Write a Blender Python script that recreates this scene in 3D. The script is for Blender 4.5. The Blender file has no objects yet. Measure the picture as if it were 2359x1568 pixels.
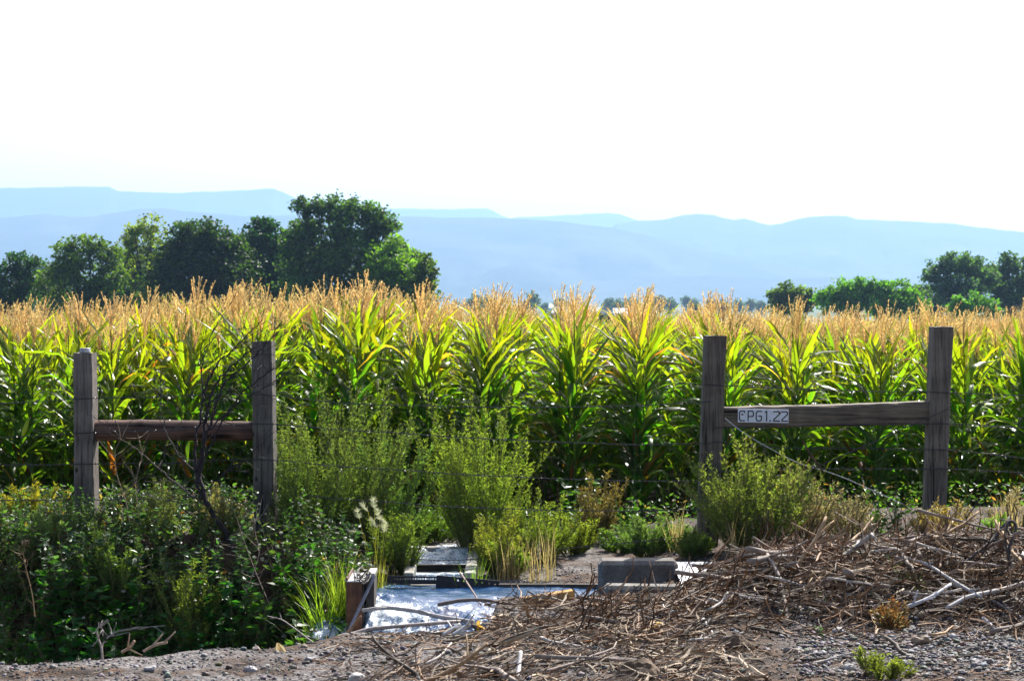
import bpy, math
import numpy as np
from mathutils import Vector, Matrix, Euler
R = math.radians
sc = bpy.context.scene
COL = sc.collection

# ---------------------------------------------------------------- camera, sky, sun, exposure
FPX = 5508.0
CAMZ = 1.6
PITCH = math.atan(92.0 / FPX)
cam_d = bpy.data.cameras.new("camera")
cam = bpy.data.objects.new("camera", cam_d)
COL.objects.link(cam)
cam.location = (0, 0, CAMZ)
cam.rotation_euler = (R(90) - PITCH, 0, 0)
cam_d.sensor_width = 36
cam_d.lens = 36 * FPX / 2359.0
cam_d.clip_start = 0.2
cam_d.clip_end = 60000
cam_d.dof.use_dof = True
cam_d.dof.focus_distance = 17.5
cam_d.dof.aperture_fstop = 11.0
sc.camera = cam

SUN_EL, SUN_AZ = 43.0, 24.0          # degrees; azimuth to the right of the view direction (+Y)
world = bpy.data.worlds.new("World")
sc.world = world
world.use_nodes = True
wn = world.node_tree
bg = wn.nodes["Background"]
sky = wn.nodes.new("ShaderNodeTexSky")
sky.sky_type = 'NISHITA'
sky.sun_disc = False
sky.sun_elevation = R(SUN_EL)
sky.sun_rotation = R(SUN_AZ)
sky.air_density = 1.0
sky.dust_density = 3.0
sky.ozone_density = 1.0
wn.links.new(sky.outputs[0], bg.inputs[0])
bg.inputs[1].default_value = 0.095

sd = bpy.data.lights.new("sun", 'SUN')
sd.energy = 5.0
sd.angle = R(0.5)
sd.color = (1.0, 0.965, 0.90)
sun = bpy.data.objects.new("sun", sd)
COL.objects.link(sun)
dv = Vector((math.sin(R(SUN_AZ)) * math.cos(R(SUN_EL)), math.cos(R(SUN_AZ)) * math.cos(R(SUN_EL)), math.sin(R(SUN_EL))))
sun.rotation_euler = dv.to_track_quat('Z', 'Y').to_euler()
sun.location = (0, 0, 30)

sc.view_settings.view_transform = 'Standard'
sc.view_settings.look = 'None'
sc.view_settings.gamma = 1
sc.view_settings.exposure = 1.2
sc.render.engine = 'CYCLES'
cy = sc.cycles
cy.use_denoising = True
try: cy.denoiser = 'OPENIMAGEDENOISE'
except Exception: pass
cy.max_bounces = 7
cy.diffuse_bounces = 3
cy.glossy_bounces = 3
cy.transmission_bounces = 5
cy.transparent_max_bounces = 6
cy.volume_bounces = 1
cy.sample_clamp_indirect = 4
cy.caustics_reflective = False
cy.caustics_refractive = False

# ---------------------------------------------------------------- helpers
F_ = Vector((0, math.cos(PITCH), -math.sin(PITCH)))
U_ = Vector((0, math.sin(PITCH), math.cos(PITCH)))
def P(px, py, d):
    x = (px - 1179.5) / FPX; y = -(py - 784) / FPX
    v = F_ + U_ * y; v.x += x
    return v * (d / v.y) + Vector((0, 0, CAMZ))
def XA(px, d):
    return P(px, 784, d).x

def sm(a, b, x):
    t = np.clip((np.asarray(x, float) - a) / (b - a), 0, 1)
    return t * t * (3 - 2 * t)
def _hash(ix, iy, seed):
    h = (ix.astype(np.int64) * 374761393 + iy.astype(np.int64) * 668265263 + seed * 1442695041) & 0xffffffff
    h = ((h ^ (h >> 13)) * 1274126177) & 0xffffffff
    h = (h ^ (h >> 16)) & 0xffffffff
    return h / 4294967295.0
def vn(x, y, seed=0):
    x = np.asarray(x, float); y = np.asarray(y, float)
    x, y = np.broadcast_arrays(x, y)
    ix = np.floor(x); iy = np.floor(y); fx = x - ix; fy = y - iy
    fx = fx * fx * (3 - 2 * fx); fy = fy * fy * (3 - 2 * fy)
    a = _hash(ix, iy, seed); b = _hash(ix + 1, iy, seed); c = _hash(ix, iy + 1, seed); d = _hash(ix + 1, iy + 1, seed)
    return (a + (b - a) * fx) * (1 - fy) + (c + (d - c) * fx) * fy - 0.5
def fbm(x, y, seed=0, o=4):
    s = 0; a = 1.0
    for i in range(o):
        s = s + a * vn(x * 2 ** i, y * 2 ** i, seed + i); a *= 0.5
    return s

class MB:
    def __init__(s): s.V = []; s.Q = []; s.T = []; s.C = []; s.n = 0
    def add(s, V, Q=None, T=None, c=(1, 1, 1)):
        V = np.asarray(V, float).reshape(-1, 3); s.V.append(V)
        if Q is not None and len(Q): s.Q.append(np.asarray(Q, int).reshape(-1, 4) + s.n)
        if T is not None and len(T): s.T.append(np.asarray(T, int).reshape(-1, 3) + s.n)
        c = np.asarray(c, float)
        s.C.append(np.broadcast_to(c, (len(V), 3)) if c.ndim == 1 else c)
        s.n += len(V)
    def arrays(s):
        V = np.concatenate(s.V); C = np.concatenate(s.C)
        Q = np.concatenate(s.Q) if s.Q else np.zeros((0, 4), int)
        T = np.concatenate(s.T) if s.T else np.zeros((0, 3), int)
        return V, Q, T, C
    def build(s, name, mat, parent=None, smooth=False):
        V, Q, T, C = s.arrays()
        me = bpy.data.meshes.new(name)
        me.vertices.add(len(V)); me.vertices.foreach_set("co", V.astype(np.float32).ravel())
        nl = len(Q) * 4 + len(T) * 3
        me.loops.add(nl)
        me.loops.foreach_set("vertex_index", np.concatenate([Q.ravel(), T.ravel()]).astype(np.int32))
        me.polygons.add(len(Q) + len(T))
        st = np.concatenate([np.arange(len(Q)) * 4, len(Q) * 4 + np.arange(len(T)) * 3]).astype(np.int32)
        me.polygons.foreach_set("loop_start", st)
        me.polygons.foreach_set("use_smooth", np.full(len(Q) + len(T), smooth))
        me.update(calc_edges=True)
        at = me.attributes.new("tint", 'FLOAT_COLOR', 'POINT')
        at.data.foreach_set("color", np.concatenate([C, np.ones((len(C), 1))], 1).astype(np.float32).ravel())
        for m in (mat if isinstance(mat, (list, tuple)) else [mat]): me.materials.append(m)
        o = bpy.data.objects.new(name, me); COL.objects.link(o)
        if parent is not None: o.parent = parent
        return o

def tag(o, label=None, cat=None, group=None, kind=None):
    if label: o['label'] = label
    if cat: o['category'] = cat
    if group: o['group'] = group
    if kind: o['kind'] = kind
    return o
def empty(name, loc=(0, 0, 0), rz=0.0):
    o = bpy.data.objects.new(name, None); COL.objects.link(o)
    o.location = loc; o.rotation_euler = (0, 0, rz); o.empty_display_size = 0.1
    return o
def copy_tree(o, parent=None):
    c = o.copy(); COL.objects.link(c); c.parent = parent
    for ch in list(o.children): copy_tree(ch, c)
    return c

def nrm(v): return v / (np.linalg.norm(v, axis=-1, keepdims=True) + 1e-12)
def tube(mb, pts, rad, n=5, c=(1, 1, 1), cap=True, wob=0.0, rng=None):
    pts = np.asarray(pts, float); k = len(pts)
    rad = np.broadcast_to(np.asarray(rad, float), (k,))
    tg = nrm(np.gradient(pts, axis=0))
    ref = np.array([0, 0, 1.0]) if abs(tg[:, 2]).mean() < 0.8 else np.array([1.0, 0.1, 0])
    a = nrm(np.cross(tg, ref)); b = np.cross(tg, a)
    th = np.arange(n) * 2 * np.pi / n
    rr = rad[:, None, None]
    if wob and rng is not None: rr = rr * (1 + wob * rng.uniform(-1, 1, (k, n, 1)))
    V = pts[:, None] + rr * (np.cos(th)[None, :, None] * a[:, None] + np.sin(th)[None, :, None] * b[:, None])
    V = V.reshape(-1, 3)
    i = np.arange(k - 1)[:, None] * n; j = np.arange(n)[None]; j2 = (j + 1) % n
    Q = np.stack([i + j, i + j2, i + n + j2, i + n + j], -1).reshape(-1, 4)
    T = None
    if cap:
        V = np.concatenate([V, pts[:1], pts[-1:]]); m = k * n
        jj = np.arange(n)
        T = np.concatenate([np.stack([np.full(n, m), (jj + 1) % n, jj], -1),
                            np.stack([np.full(n, m + 1), (k - 1) * n + jj, (k - 1) * n + (jj + 1) % n], -1)])
    if np.ndim(c) == 2:
        cc = np.repeat(np.asarray(c), n, 0)
        if cap: cc = np.concatenate([cc, cc[:1], cc[-1:]])
        c = cc
    mb.add(V, Q, T, c)
def ribbon(mb, pts, side, w, fold=0.25, c=(1, 1, 1), cm=None):
    pts = np.asarray(pts, float); k = len(pts); w = np.asarray(w, float)[:, None]
    tg = nrm(np.gradient(pts, axis=0)); nn = np.cross(side, tg)
    V = np.stack([pts - side * w + nn * w * fold, pts, pts + side * w + nn * w * fold], 1).reshape(-1, 3)
    i = np.arange(k - 1)[:, None] * 3; j = np.arange(2)[None]
    Q = np.stack([i + j, i + j + 1, i + j + 4, i + j + 3], -1).reshape(-1, 4)
    c = np.broadcast_to(np.asarray(c, float), (k, 3))
    cm = c if cm is None else np.broadcast_to(np.asarray(cm, float), (k, 3))
    C = np.stack([c, cm, c], 1).reshape(-1, 3)
    mb.add(V, Q, None, C)
def box(mb, x0, x1, y0, y1, z0, z1, c=(1, 1, 1), bev=0.0, M=None):
    b = min(bev, (x1 - x0) * .45, (y1 - y0) * .45, (z1 - z0) * .45)
    V = []; 
    for (z, e) in ((z0, b), (z0 + b, 0), (z1 - b, 0), (z1, b)):
        ex = e
        V += [(x0 + ex + (b if not e else 0), y0 + ex, z), (x1 - ex - (b if not e else 0), y0 + ex, z),
              (x1 - ex, y0 + ex + (b if not e else 0), z), (x1 - ex, y1 - ex - (b if not e else 0), z),
              (x1 - ex - (b if not e else 0), y1 - ex, z), (x0 + ex + (b if not e else 0), y1 - ex, z),
              (x0 + ex, y1 - ex - (b if not e else 0), z), (x0 + ex, y0 + ex + (b if not e else 0), z)]
    V = np.array(V)
    Q = []
    if b == 0:
        V = np.array([(x, y, z) for z in (z0, z1) for (x, y) in ((x0, y0), (x1, y0), (x1, y1), (x0, y1))])
        Q = [(3, 2, 1, 0), (4, 5, 6, 7), (0, 1, 5, 4), (1, 2, 6, 5), (2, 3, 7, 6), (3, 0, 4, 7)]
        T = None
    else:
        for r in range(3):
            for j in range(8):
                Q.append((r * 8 + j, r * 8 + (j + 1) % 8, r * 8 + 8 + (j + 1) % 8, r * 8 + 8 + j))
        T = []
        for base, rev in ((0, True), (24, False)):
            for j in range(1, 7):
                t = (base, base + j, base + j + 1)
                T.append(t[::-1] if rev else t)
    if M is not None: V = np.array([tuple(M @ Vector(v)) for v in V])
    mb.add(V, Q, T, c)
_t = (1 + 5 ** .5) / 2
ICO_V = nrm(np.array([(-1, _t, 0), (1, _t, 0), (-1, -_t, 0), (1, -_t, 0), (0, -1, _t), (0, 1, _t), (0, -1, -_t), (0, 1, -_t), (_t, 0, -1), (_t, 0, 1), (-_t, 0, -1), (-_t, 0, 1)], float))
ICO_T = np.array([(0, 11, 5), (0, 5, 1), (0, 1, 7), (0, 7, 10), (0, 10, 11), (1, 5, 9), (5, 11, 4), (11, 10, 2), (10, 7, 6), (7, 1, 8), (3, 9, 4), (3, 4, 2), (3, 2, 6), (3, 6, 8), (3, 8, 9), (4, 9, 5), (2, 4, 11), (6, 2, 10), (8, 6, 7), (9, 8, 1)])
def subdiv(V, T):
    V = [tuple(v) for v in V]; mp = {}
    def mid(a, b):
        k = (min(a, b), max(a, b))
        if k not in mp:
            m = np.array(V[a]) + np.array(V[b]); m = m / np.linalg.norm(m); mp[k] = len(V); V.append(tuple(m))
        return mp[k]
    out = []
    for a, b, c in T:
        ab, bc, ca = mid(a, b), mid(b, c), mid(c, a)
        out += [(a, ab, ca), (b, bc, ab), (c, ca, bc), (ab, bc, ca)]
    return np.array(V), np.array(out)
ICO1_V, ICO1_T = subdiv(ICO_V, ICO_T)
ICO2_V, ICO2_T = subdiv(ICO1_V, ICO1_T)
def eul(rx, ry, rz):
    cx, sx, cy_, sy, cz, sz = np.cos(rx), np.sin(rx), np.cos(ry), np.sin(ry), np.cos(rz), np.sin(rz)
    M = np.empty(rx.shape + (3, 3))
    M[..., 0, 0] = cy_ * cz; M[..., 0, 1] = sx * sy * cz - cx * sz; M[..., 0, 2] = cx * sy * cz + sx * sz
    M[..., 1, 0] = cy_ * sz; M[..., 1, 1] = sx * sy * sz + cx * cz; M[..., 1, 2] = cx * sy * sz - sx * cz
    M[..., 2, 0] = -sy; M[..., 2, 1] = sx * cy_; M[..., 2, 2] = cx * cy_
    return M
def scatter(mb, TV, TQ, TT, pos, rot, scl, col):
    """copies of one small template merged into mb"""
    m = len(pos)
    if m == 0: return
    scl = np.broadcast_to(np.asarray(scl, float).reshape(m if np.ndim(scl) else 1, -1), (m, 3))
    M = eul(rot[:, 0], rot[:, 1], rot[:, 2])
    V = np.einsum('mij,mnj->mni', M, TV[None] * scl[:, None]) + pos[:, None]
    n = len(TV); off = (np.arange(m) * n)[:, None, None]
    Q = None if TQ is None else (TQ[None] + off).reshape(-1, 4)
    T = None if TT is None else (TT[None] + off).reshape(-1, 3)
    mb.add(V.reshape(-1, 3), Q, T, np.repeat(np.broadcast_to(col, (m, 3)), n, 0))

# ---------------------------------------------------------------- materials
def NT(name):
    m = bpy.data.materials.new(name); m.use_nodes = True
    nt = m.node_tree; nt.nodes.clear()
    out = nt.nodes.new("ShaderNodeOutputMaterial")
    return m, nt, out
def nd(nt, t, **kw):
    n = nt.nodes.new(t)
    for k, v in kw.items():
        if k.startswith('i_'):
            key = k[2:]; key = int(key) if key.isdigit() else key.replace('_', ' ')
            n.inputs[key].default_value = v
        else: setattr(n, k, v)
    return n
def L(nt, a, b): nt.links.new(a, b)
def mixc(nt, fac, a, b, blend='MIX'):
    n = nt.nodes.new("ShaderNodeMix"); n.data_type = 'RGBA'; n.blend_type = blend
    for sock, v in ((n.inputs[0], fac), (n.inputs[6], a), (n.inputs[7], b)):
        if isinstance(v, bpy.types.NodeSocket): nt.links.new(v, sock)
        elif isinstance(v, (int, float)): sock.default_value = v
        else: sock.default_value = tuple(v) + ((1,) if len(v) == 3 else ())
    return n.outputs[2]
def noise(nt, scale, detail=3, vec=None, dist=0.0, rough=0.5):
    n = nd(nt, "ShaderNodeTexNoise"); n.inputs['Scale'].default_value = scale; n.inputs['Detail'].default_value = detail
    n.inputs['Distortion'].default_value = dist; n.inputs['Roughness'].default_value = rough
    if vec is not None: L(nt, vec, n.inputs['Vector'])
    return n.outputs['Fac']
def ramp(nt, fac, stops):
    r = nd(nt, "ShaderNodeValToRGB"); e = r.color_ramp.elements
    while len(e) < len(stops): e.new(0.5)
    for el, (p, c) in zip(e, stops): el.position = p; el.color = tuple(c) + (1,)
    L(nt, fac, r.inputs[0]); return r.outputs[0]
def bumpn(nt, h, strength=0.5, dist=0.01):
    b = nd(nt, "ShaderNodeBump"); b.inputs['Strength'].default_value = strength; b.inputs['Distance'].default_value = dist
    L(nt, h, b.inputs['Height']); return b.outputs[0]
def mapping(nt, vec, scale):
    m = nd(nt, "ShaderNodeMapping"); m.inputs['Scale'].default_value = scale; L(nt, vec, m.inputs['Vector']); return m.outputs[0]

def leaf_mat(name, trans=(1.5, 1.5, 0.35), tmix=0.45, rough=0.38, spec=0.5, var=0.35, hue=0.03, bump=False):
    m, nt, out = NT(name)
    at = nd(nt, "ShaderNodeAttribute", attribute_name="tint")
    oi = nd(nt, "ShaderNodeObjectInfo")
    geo = nd(nt, "ShaderNodeNewGeometry")
    mr = nd(nt, "ShaderNodeMapRange"); mr.inputs[3].default_value = 1 - var; mr.inputs[4].default_value = 1 + var
    L(nt, geo.outputs['Random Per Island'], mr.inputs[0])
    mr2 = nd(nt, "ShaderNodeMapRange"); mr2.inputs[3].default_value = 0.5 - hue; mr2.inputs[4].default_value = 0.5 + hue * .6
    L(nt, oi.outputs['Random'], mr2.inputs[0])
    hs = nd(nt, "ShaderNodeHueSaturation"); L(nt, mr2.outputs[0], hs.inputs['Hue']); L(nt, mr.outputs[0], hs.inputs['Value']); L(nt, at.outputs[0], hs.inputs['Color'])
    pb = nd(nt, "ShaderNodeBsdfPrincipled"); L(nt, hs.outputs[0], pb.inputs['Base Color'])
    pb.inputs['Roughness'].default_value = rough; pb.inputs['Specular IOR Level'].default_value = spec
    tr = nd(nt, "ShaderNodeBsdfTranslucent")
    L(nt, mixc(nt, 1.0, hs.outputs[0], trans, 'MULTIPLY'), tr.inputs['Color'])
    mx = nd(nt, "ShaderNodeMixShader"); mx.inputs[0].default_value = tmix
    L(nt, pb.outputs[0], mx.inputs[1]); L(nt, tr.outputs[0], mx.inputs[2]); L(nt, mx.outputs[0], out.inputs[0])
    return m
def tint_mat(name, rough=0.8, spec=0.3, nscale=40, namt=0.35, bump=0.4, bd=0.004, metallic=0, stretch=None):
    m, nt, out = NT(name)
    at = nd(nt, "ShaderNodeAttribute", attribute_name="tint")
    tc = nd(nt, "ShaderNodeTexCoord")
    v = tc.outputs['Object']
    if stretch: v = mapping(nt, v, stretch)
    nz = noise(nt, nscale, 4, v, rough=0.6)
    c = mixc(nt, namt, at.outputs[0], ramp(nt, nz, [(0.3, (.35, .33, .3)), (0.7, (1.6, 1.6, 1.6))]), 'MULTIPLY')
    pb = nd(nt, "ShaderNodeBsdfPrincipled"); L(nt, c, pb.inputs['Base Color'])
    pb.inputs['Roughness'].default_value = rough; pb.inputs['Specular IOR Level'].default_value = spec; pb.inputs['Metallic'].default_value = metallic
    L(nt, bumpn(nt, nz, bump, bd), pb.inputs['Normal'])
    L(nt, pb.outputs[0], out.inputs[0]); return m

M_corn = leaf_mat("corn_leaf", trans=(3.5, 3.9, 0.5), tmix=0.5, rough=0.33, spec=0.2, var=.45, hue=.042)
M_tassel = leaf_mat("corn_tassel", trans=(1.15, 1.2, 0.8), tmix=0.45, rough=0.6, spec=0.3, var=0.2, hue=0.01)
M_weed = leaf_mat("weed_leaf", trans=(2.3, 2.4, 0.75), tmix=0.45, rough=0.38, spec=0.22)
M_tree = leaf_mat("tree_foliage", trans=(3.0, 3.0, 0.5), tmix=0.42, rough=0.5, spec=0.2, var=0.4)
M_dry = tint_mat("dry_stem", rough=0.75, nscale=60, namt=0.5, bump=0.3)
M_bark = tint_mat("bark", rough=0.9, nscale=25, namt=0.6, bump=0.6, bd=0.01)
M_stone = tint_mat("stone", rough=0.75, nscale=35, namt=0.5, bump=0.3, bd=0.003)
M_metal = tint_mat("dark_metal", rough=0.5, spec=0.4, nscale=30, namt=0.6, bump=0.2, bd=0.002, metallic=0.6)

# ---------------------------------------------------------------- terrain
def edge_y(X):
    return np.interp(X, [-2.6, -2.25, -1.9, -1.53, -1.0, -0.78, -0.5], [10.42, 10.5, 10.62, 10.82, 11.02, 11.3, 11.75])
def height(X, Y, rough=True):
    X = np.asarray(X, float); Y = np.asarray(Y, float); X, Y = np.broadcast_arrays(X, Y)
    e = edge_y(X)
    wl = 1 - sm(-1.4, -0.78, X)
    ditch = -1.05 * sm(0, 0.5, Y - e) + 1.17 * np.clip((Y - 13.35) / 1.2, 0, 1) ** 1.1
    wr = sm(0.72, 1.5, X)
    ridge = 0.19 * wr * sm(11.55, 12.6, Y) * (1 - 0.5 * sm(12.9, 13.9, Y)) + 0.08 * sm(1.2, 3, X) * sm(14.0, 15.2, Y)
    ctr = -0.02 * sm(11, 12, Y) + ridge - .10 * sm(13.3, 14.0, Y) * (1 - .5 * sm(14.8, 16, Y)) * (1 - sm(.7, .95, X))
    ditch = ditch + np.where(Y > 13.2, .12 * fbm(X * 3.1, Y * 3.1, 44, 3), 0) * (1 - sm(14.5, 14.9, Y))
    z = wl * ditch + (1 - wl) * ctr
    # flume cut and outfall bay
    pool = sm(-0.88, -0.80, X) * (1 - sm(0.62, 0.72, X)) * sm(13.0, 13.1, Y) * (1 - sm(14.5, 14.58, Y))
    chan = sm(-0.68, -0.62, X) * (1 - sm(-0.27, -0.22, X)) * sm(14.45, 14.5, Y) * (1 - sm(16.1, 16.2, Y))
    bay = (1 - sm(-0.25, -0.05, X)) * sm(-1.4, -1.0, X) * sm(11.58, 11.85, Y) * (1 - sm(13.3, 13.5, Y))
    z = z * (1 - np.maximum(pool, chan)) - 0.4 * np.maximum(pool, chan)
    z = np.minimum(z, z * (1 - bay) - 0.5 * bay)
    # field behind the fence
    z = z + (-0.57 - z) * sm(16.0, 23.5, Y)
    z = z - 0.0105 * np.clip(Y - 24, 0, 170) - .28 * sm(24, 46, Y) - 6.6 * sm(194, 430, Y)
    if rough:
        a = (1 - sm(17, 24, Y))
        z = z + a * (0.03 * fbm(X * 2.2, Y * 2.2, 3, 3) + 0.012 * fbm(X * 14, Y * 14, 9, 3)) + 0.05 * wr * sm(11.0, 12.0, Y) * (1 - sm(14, 15, Y)) * fbm(X * 5, Y * 5, 21, 3)
    return z + .07 * sm(1.7, 2.6, X) * sm(12.0, 12.9, Y) * (1 - sm(13.4, 14.2, Y))
def H(x, y): return float(height(x, y))

def grow(a, b, s0, r):
    out = [a]; s = s0
    while out[-1] < b: out.append(out[-1] + s); s *= r
    out[-1] = b; return out
xr = grow(3.7, 8800, 0.05, 1.13)
xs = np.array([-x for x in xr[::-1]] + list(np.arange(-3.675, 3.69, 0.024)) + xr)
ys = np.array([-70, -30, -10, 0, 4, 6.5, 7.5, 8.0] + list(np.arange(8.3, 16.6, 0.024)) + grow(16.62, 17000, 0.04, 1.035))
XX, YY = np.meshgrid(xs, ys)
ZZ = height(XX, YY)
g = MB()
nx, ny = len(xs), len(ys)
ii = (np.arange(ny - 1)[:, None] * nx + np.arange(nx - 1)[None])
g.add(np.stack([XX, YY, ZZ], -1).reshape(-1, 3), np.stack([ii, ii + 1, ii + nx + 1, ii + nx], -1).reshape(-1, 4))
m, nt, out = NT("earth_and_gravel")
geo = nd(nt, "ShaderNodeNewGeometry"); pos = geo.outputs['Position']
n1 = noise(nt, 2.2, 5, pos, rough=0.6); n2 = noise(nt, 60, 4, pos, rough=0.7); n3 = noise(nt, 9, 4, pos)
vor = nd(nt, "ShaderNodeTexVoronoi"); vor.inputs['Scale'].default_value = 55; L(nt, pos, vor.inputs['Vector'])
vc = nd(nt, 'ShaderNodeSeparateColor'); L(nt, vor.outputs['Color'], vc.inputs[0])
c_gr = ramp(nt, n2, [(0.38, (.025, .021, .020)), (0.5, (.085, .072, .070)), (0.64, (.21, .18, .17))])
c_stone = mixc(nt, 0.35, c_gr, ramp(nt, vc.outputs[0], [(0, (.06, .055, .052)), (.6, (.2, .185, .18)), (1, (.42, .40, .39))]))
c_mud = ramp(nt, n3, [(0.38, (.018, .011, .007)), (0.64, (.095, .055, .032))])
sx = nd(nt, "ShaderNodeSeparateXYZ"); L(nt, pos, sx.inputs[0])
def mrange(v, a, b, c=0, d=1):
    r = nd(nt, "ShaderNodeMapRange"); r.inputs[1].default_value = a; r.inputs[2].default_value = b
    r.inputs[3].default_value = c; r.inputs[4].default_value = d; L(nt, v, r.inputs[0]); return r.outputs[0]
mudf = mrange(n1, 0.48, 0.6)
mnd_shade = nd(nt, "ShaderNodeMath", operation='MULTIPLY'); L(nt, mrange(sx.outputs[0], .6, 1.1), mnd_shade.inputs[0]); L(nt, mrange(sx.outputs[1], 11.7, 12.2), mnd_shade.inputs[1])  # mound soil in mud brown, with the shade under the debris painted in
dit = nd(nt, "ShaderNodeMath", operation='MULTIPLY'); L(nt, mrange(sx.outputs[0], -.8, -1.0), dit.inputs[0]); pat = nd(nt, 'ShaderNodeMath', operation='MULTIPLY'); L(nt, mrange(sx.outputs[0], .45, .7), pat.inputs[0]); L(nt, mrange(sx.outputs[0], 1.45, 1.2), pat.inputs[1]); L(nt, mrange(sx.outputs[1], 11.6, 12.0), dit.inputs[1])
brn = nd(nt, "ShaderNodeMath", operation='MAXIMUM'); L(nt, mnd_shade.outputs[0], brn.inputs[0]); L(nt, dit.outputs[0], brn.inputs[1])
mud_shade_m = nd(nt, "ShaderNodeMath", operation='MAXIMUM'); L(nt, mudf, mud_shade_m.inputs[0]); mp2 = nd(nt, 'ShaderNodeMath', operation='MAXIMUM'); L(nt, brn.outputs[0], mp2.inputs[0]); L(nt, pat.outputs[0], mp2.inputs[1]); L(nt, mp2.outputs[0], mud_shade_m.inputs[1])
c_near = mixc(nt, mud_shade_m.outputs[0], c_stone, c_mud)
c_field = ramp(nt, n3, [(0.3, (.025, .019, .012)), (0.7, (.06, .045, .03))])
far = nd(nt, "ShaderNodeTexVoronoi"); far.inputs['Scale'].default_value = 1.0; L(nt, mapping(nt, pos, (1 / 260, 1 / 420, 0.0)), far.inputs['Vector'])
sp = nd(nt, "ShaderNodeSeparateColor"); L(nt, far.outputs['Color'], sp.inputs[0])
c_far = ramp(nt, sp.outputs[0], [(0.0, (.03, .07, .02)), (0.35, (.05, .10, .03)), (0.6, (.12, .11, .06)), (1.0, (.04, .06, .03))])
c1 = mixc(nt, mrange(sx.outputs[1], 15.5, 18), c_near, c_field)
c2 = mixc(nt, mrange(sx.outputs[1], 190, 240), c1, c_far)
pb = nd(nt, "ShaderNodeBsdfPrincipled"); L(nt, c2, pb.inputs['Base Color']); pb.inputs['Roughness'].default_value = 0.9; pb.inputs['Specular IOR Level'].default_value = 0.2
hh = nd(nt, "ShaderNodeMath", operation='ADD'); L(nt, n2, hh.inputs[0]); L(nt, vor.outputs['Distance'], hh.inputs[1])
L(nt, bumpn(nt, hh.outputs[0], 0.7, 0.012), pb.inputs['Normal']); L(nt, pb.outputs[0], out.inputs[0])
M_ground = m
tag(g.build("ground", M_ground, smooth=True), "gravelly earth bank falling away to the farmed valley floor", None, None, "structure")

# ---------------------------------------------------------------- hills
m, nt, out = NT("dry_hillside")
geo = nd(nt, "ShaderNodeNewGeometry")
nz = noise(nt, 1.0, 6, mapping(nt, geo.outputs['Position'], (1 / 500, 1 / 500, 1 / 160)), rough=0.6)
pb = nd(nt, "ShaderNodeBsdfPrincipled"); L(nt, ramp(nt, nz, [(0.3, (.045, .055, .045)), (0.7, (.09, .095, .075))]), pb.inputs['Base Color'])
pb.inputs['Roughness'].default_value = 1.0; pb.inputs['Specular IOR Level'].default_value = 0.0; L(nt, pb.outputs[0], out.inputs[0])
M_hill = m
ridges = [
    (14500, 900, [(500, 500), (700, 482), (900, 480), (1000, 482), (1120, 479), (1135, 485), (1160, 499), (1300, 540), (1500, 600), (1700, 700)]),
    (13300, 1200, [(1000, 560), (1150, 505), (1200, 499), (1290, 496), (1400, 490), (1425, 492), (1465, 507), (1560, 540), (1750, 700)]),
    (12300, 1400, [(-700, 445), (-300, 436), (0, 434), (130, 431), (252, 430), (262, 435), (272, 441), (400, 444), (450, 443), (560, 438), (632, 435), (650, 441), (690, 460), (760, 484), (900, 520), (1100, 600), (1300, 700)]),
    (10300, 1800, [(1100, 700), (1250, 600), (1380, 545), (1420, 516), (1460, 510), (1500, 508), (1540, 503), (1570, 495), (1600, 493), (1645, 495), (1670, 503), (1690, 508), (1715, 504), (1730, 508), (1770, 518), (1800, 516), (1830, 507), (1860, 501), (1900, 498), (1950, 496), (1972, 503), (2010, 505), (2050, 509), (2120, 511), (2200, 516), (2300, 530), (2359, 535), (2700, 548), (3300, 570)]),
    (8800, 2200, [(-700, 520), (-200, 505), (0, 503), (60, 498), (100, 495), (180, 499), (230, 495), (290, 485), (330, 480), (375, 481), (440, 490), (560, 497), (680, 496), (760, 500), (880, 498), (1000, 500), (1160, 502), (1240, 507), (1300, 512), (1400, 522), (1480, 540), (1540, 555), (1640, 580), (1800, 610), (2000, 640), (2300, 690)]),
    (7700, 800, [(300, 690), (700, 665), (1000, 648), (1150, 640), (1300, 638), (1400, 646), (1500, 637), (1640, 634), (1750, 644), (1860, 640), (1990, 636), (2100, 650), (2300, 655), (2700, 660)]),
]
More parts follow.
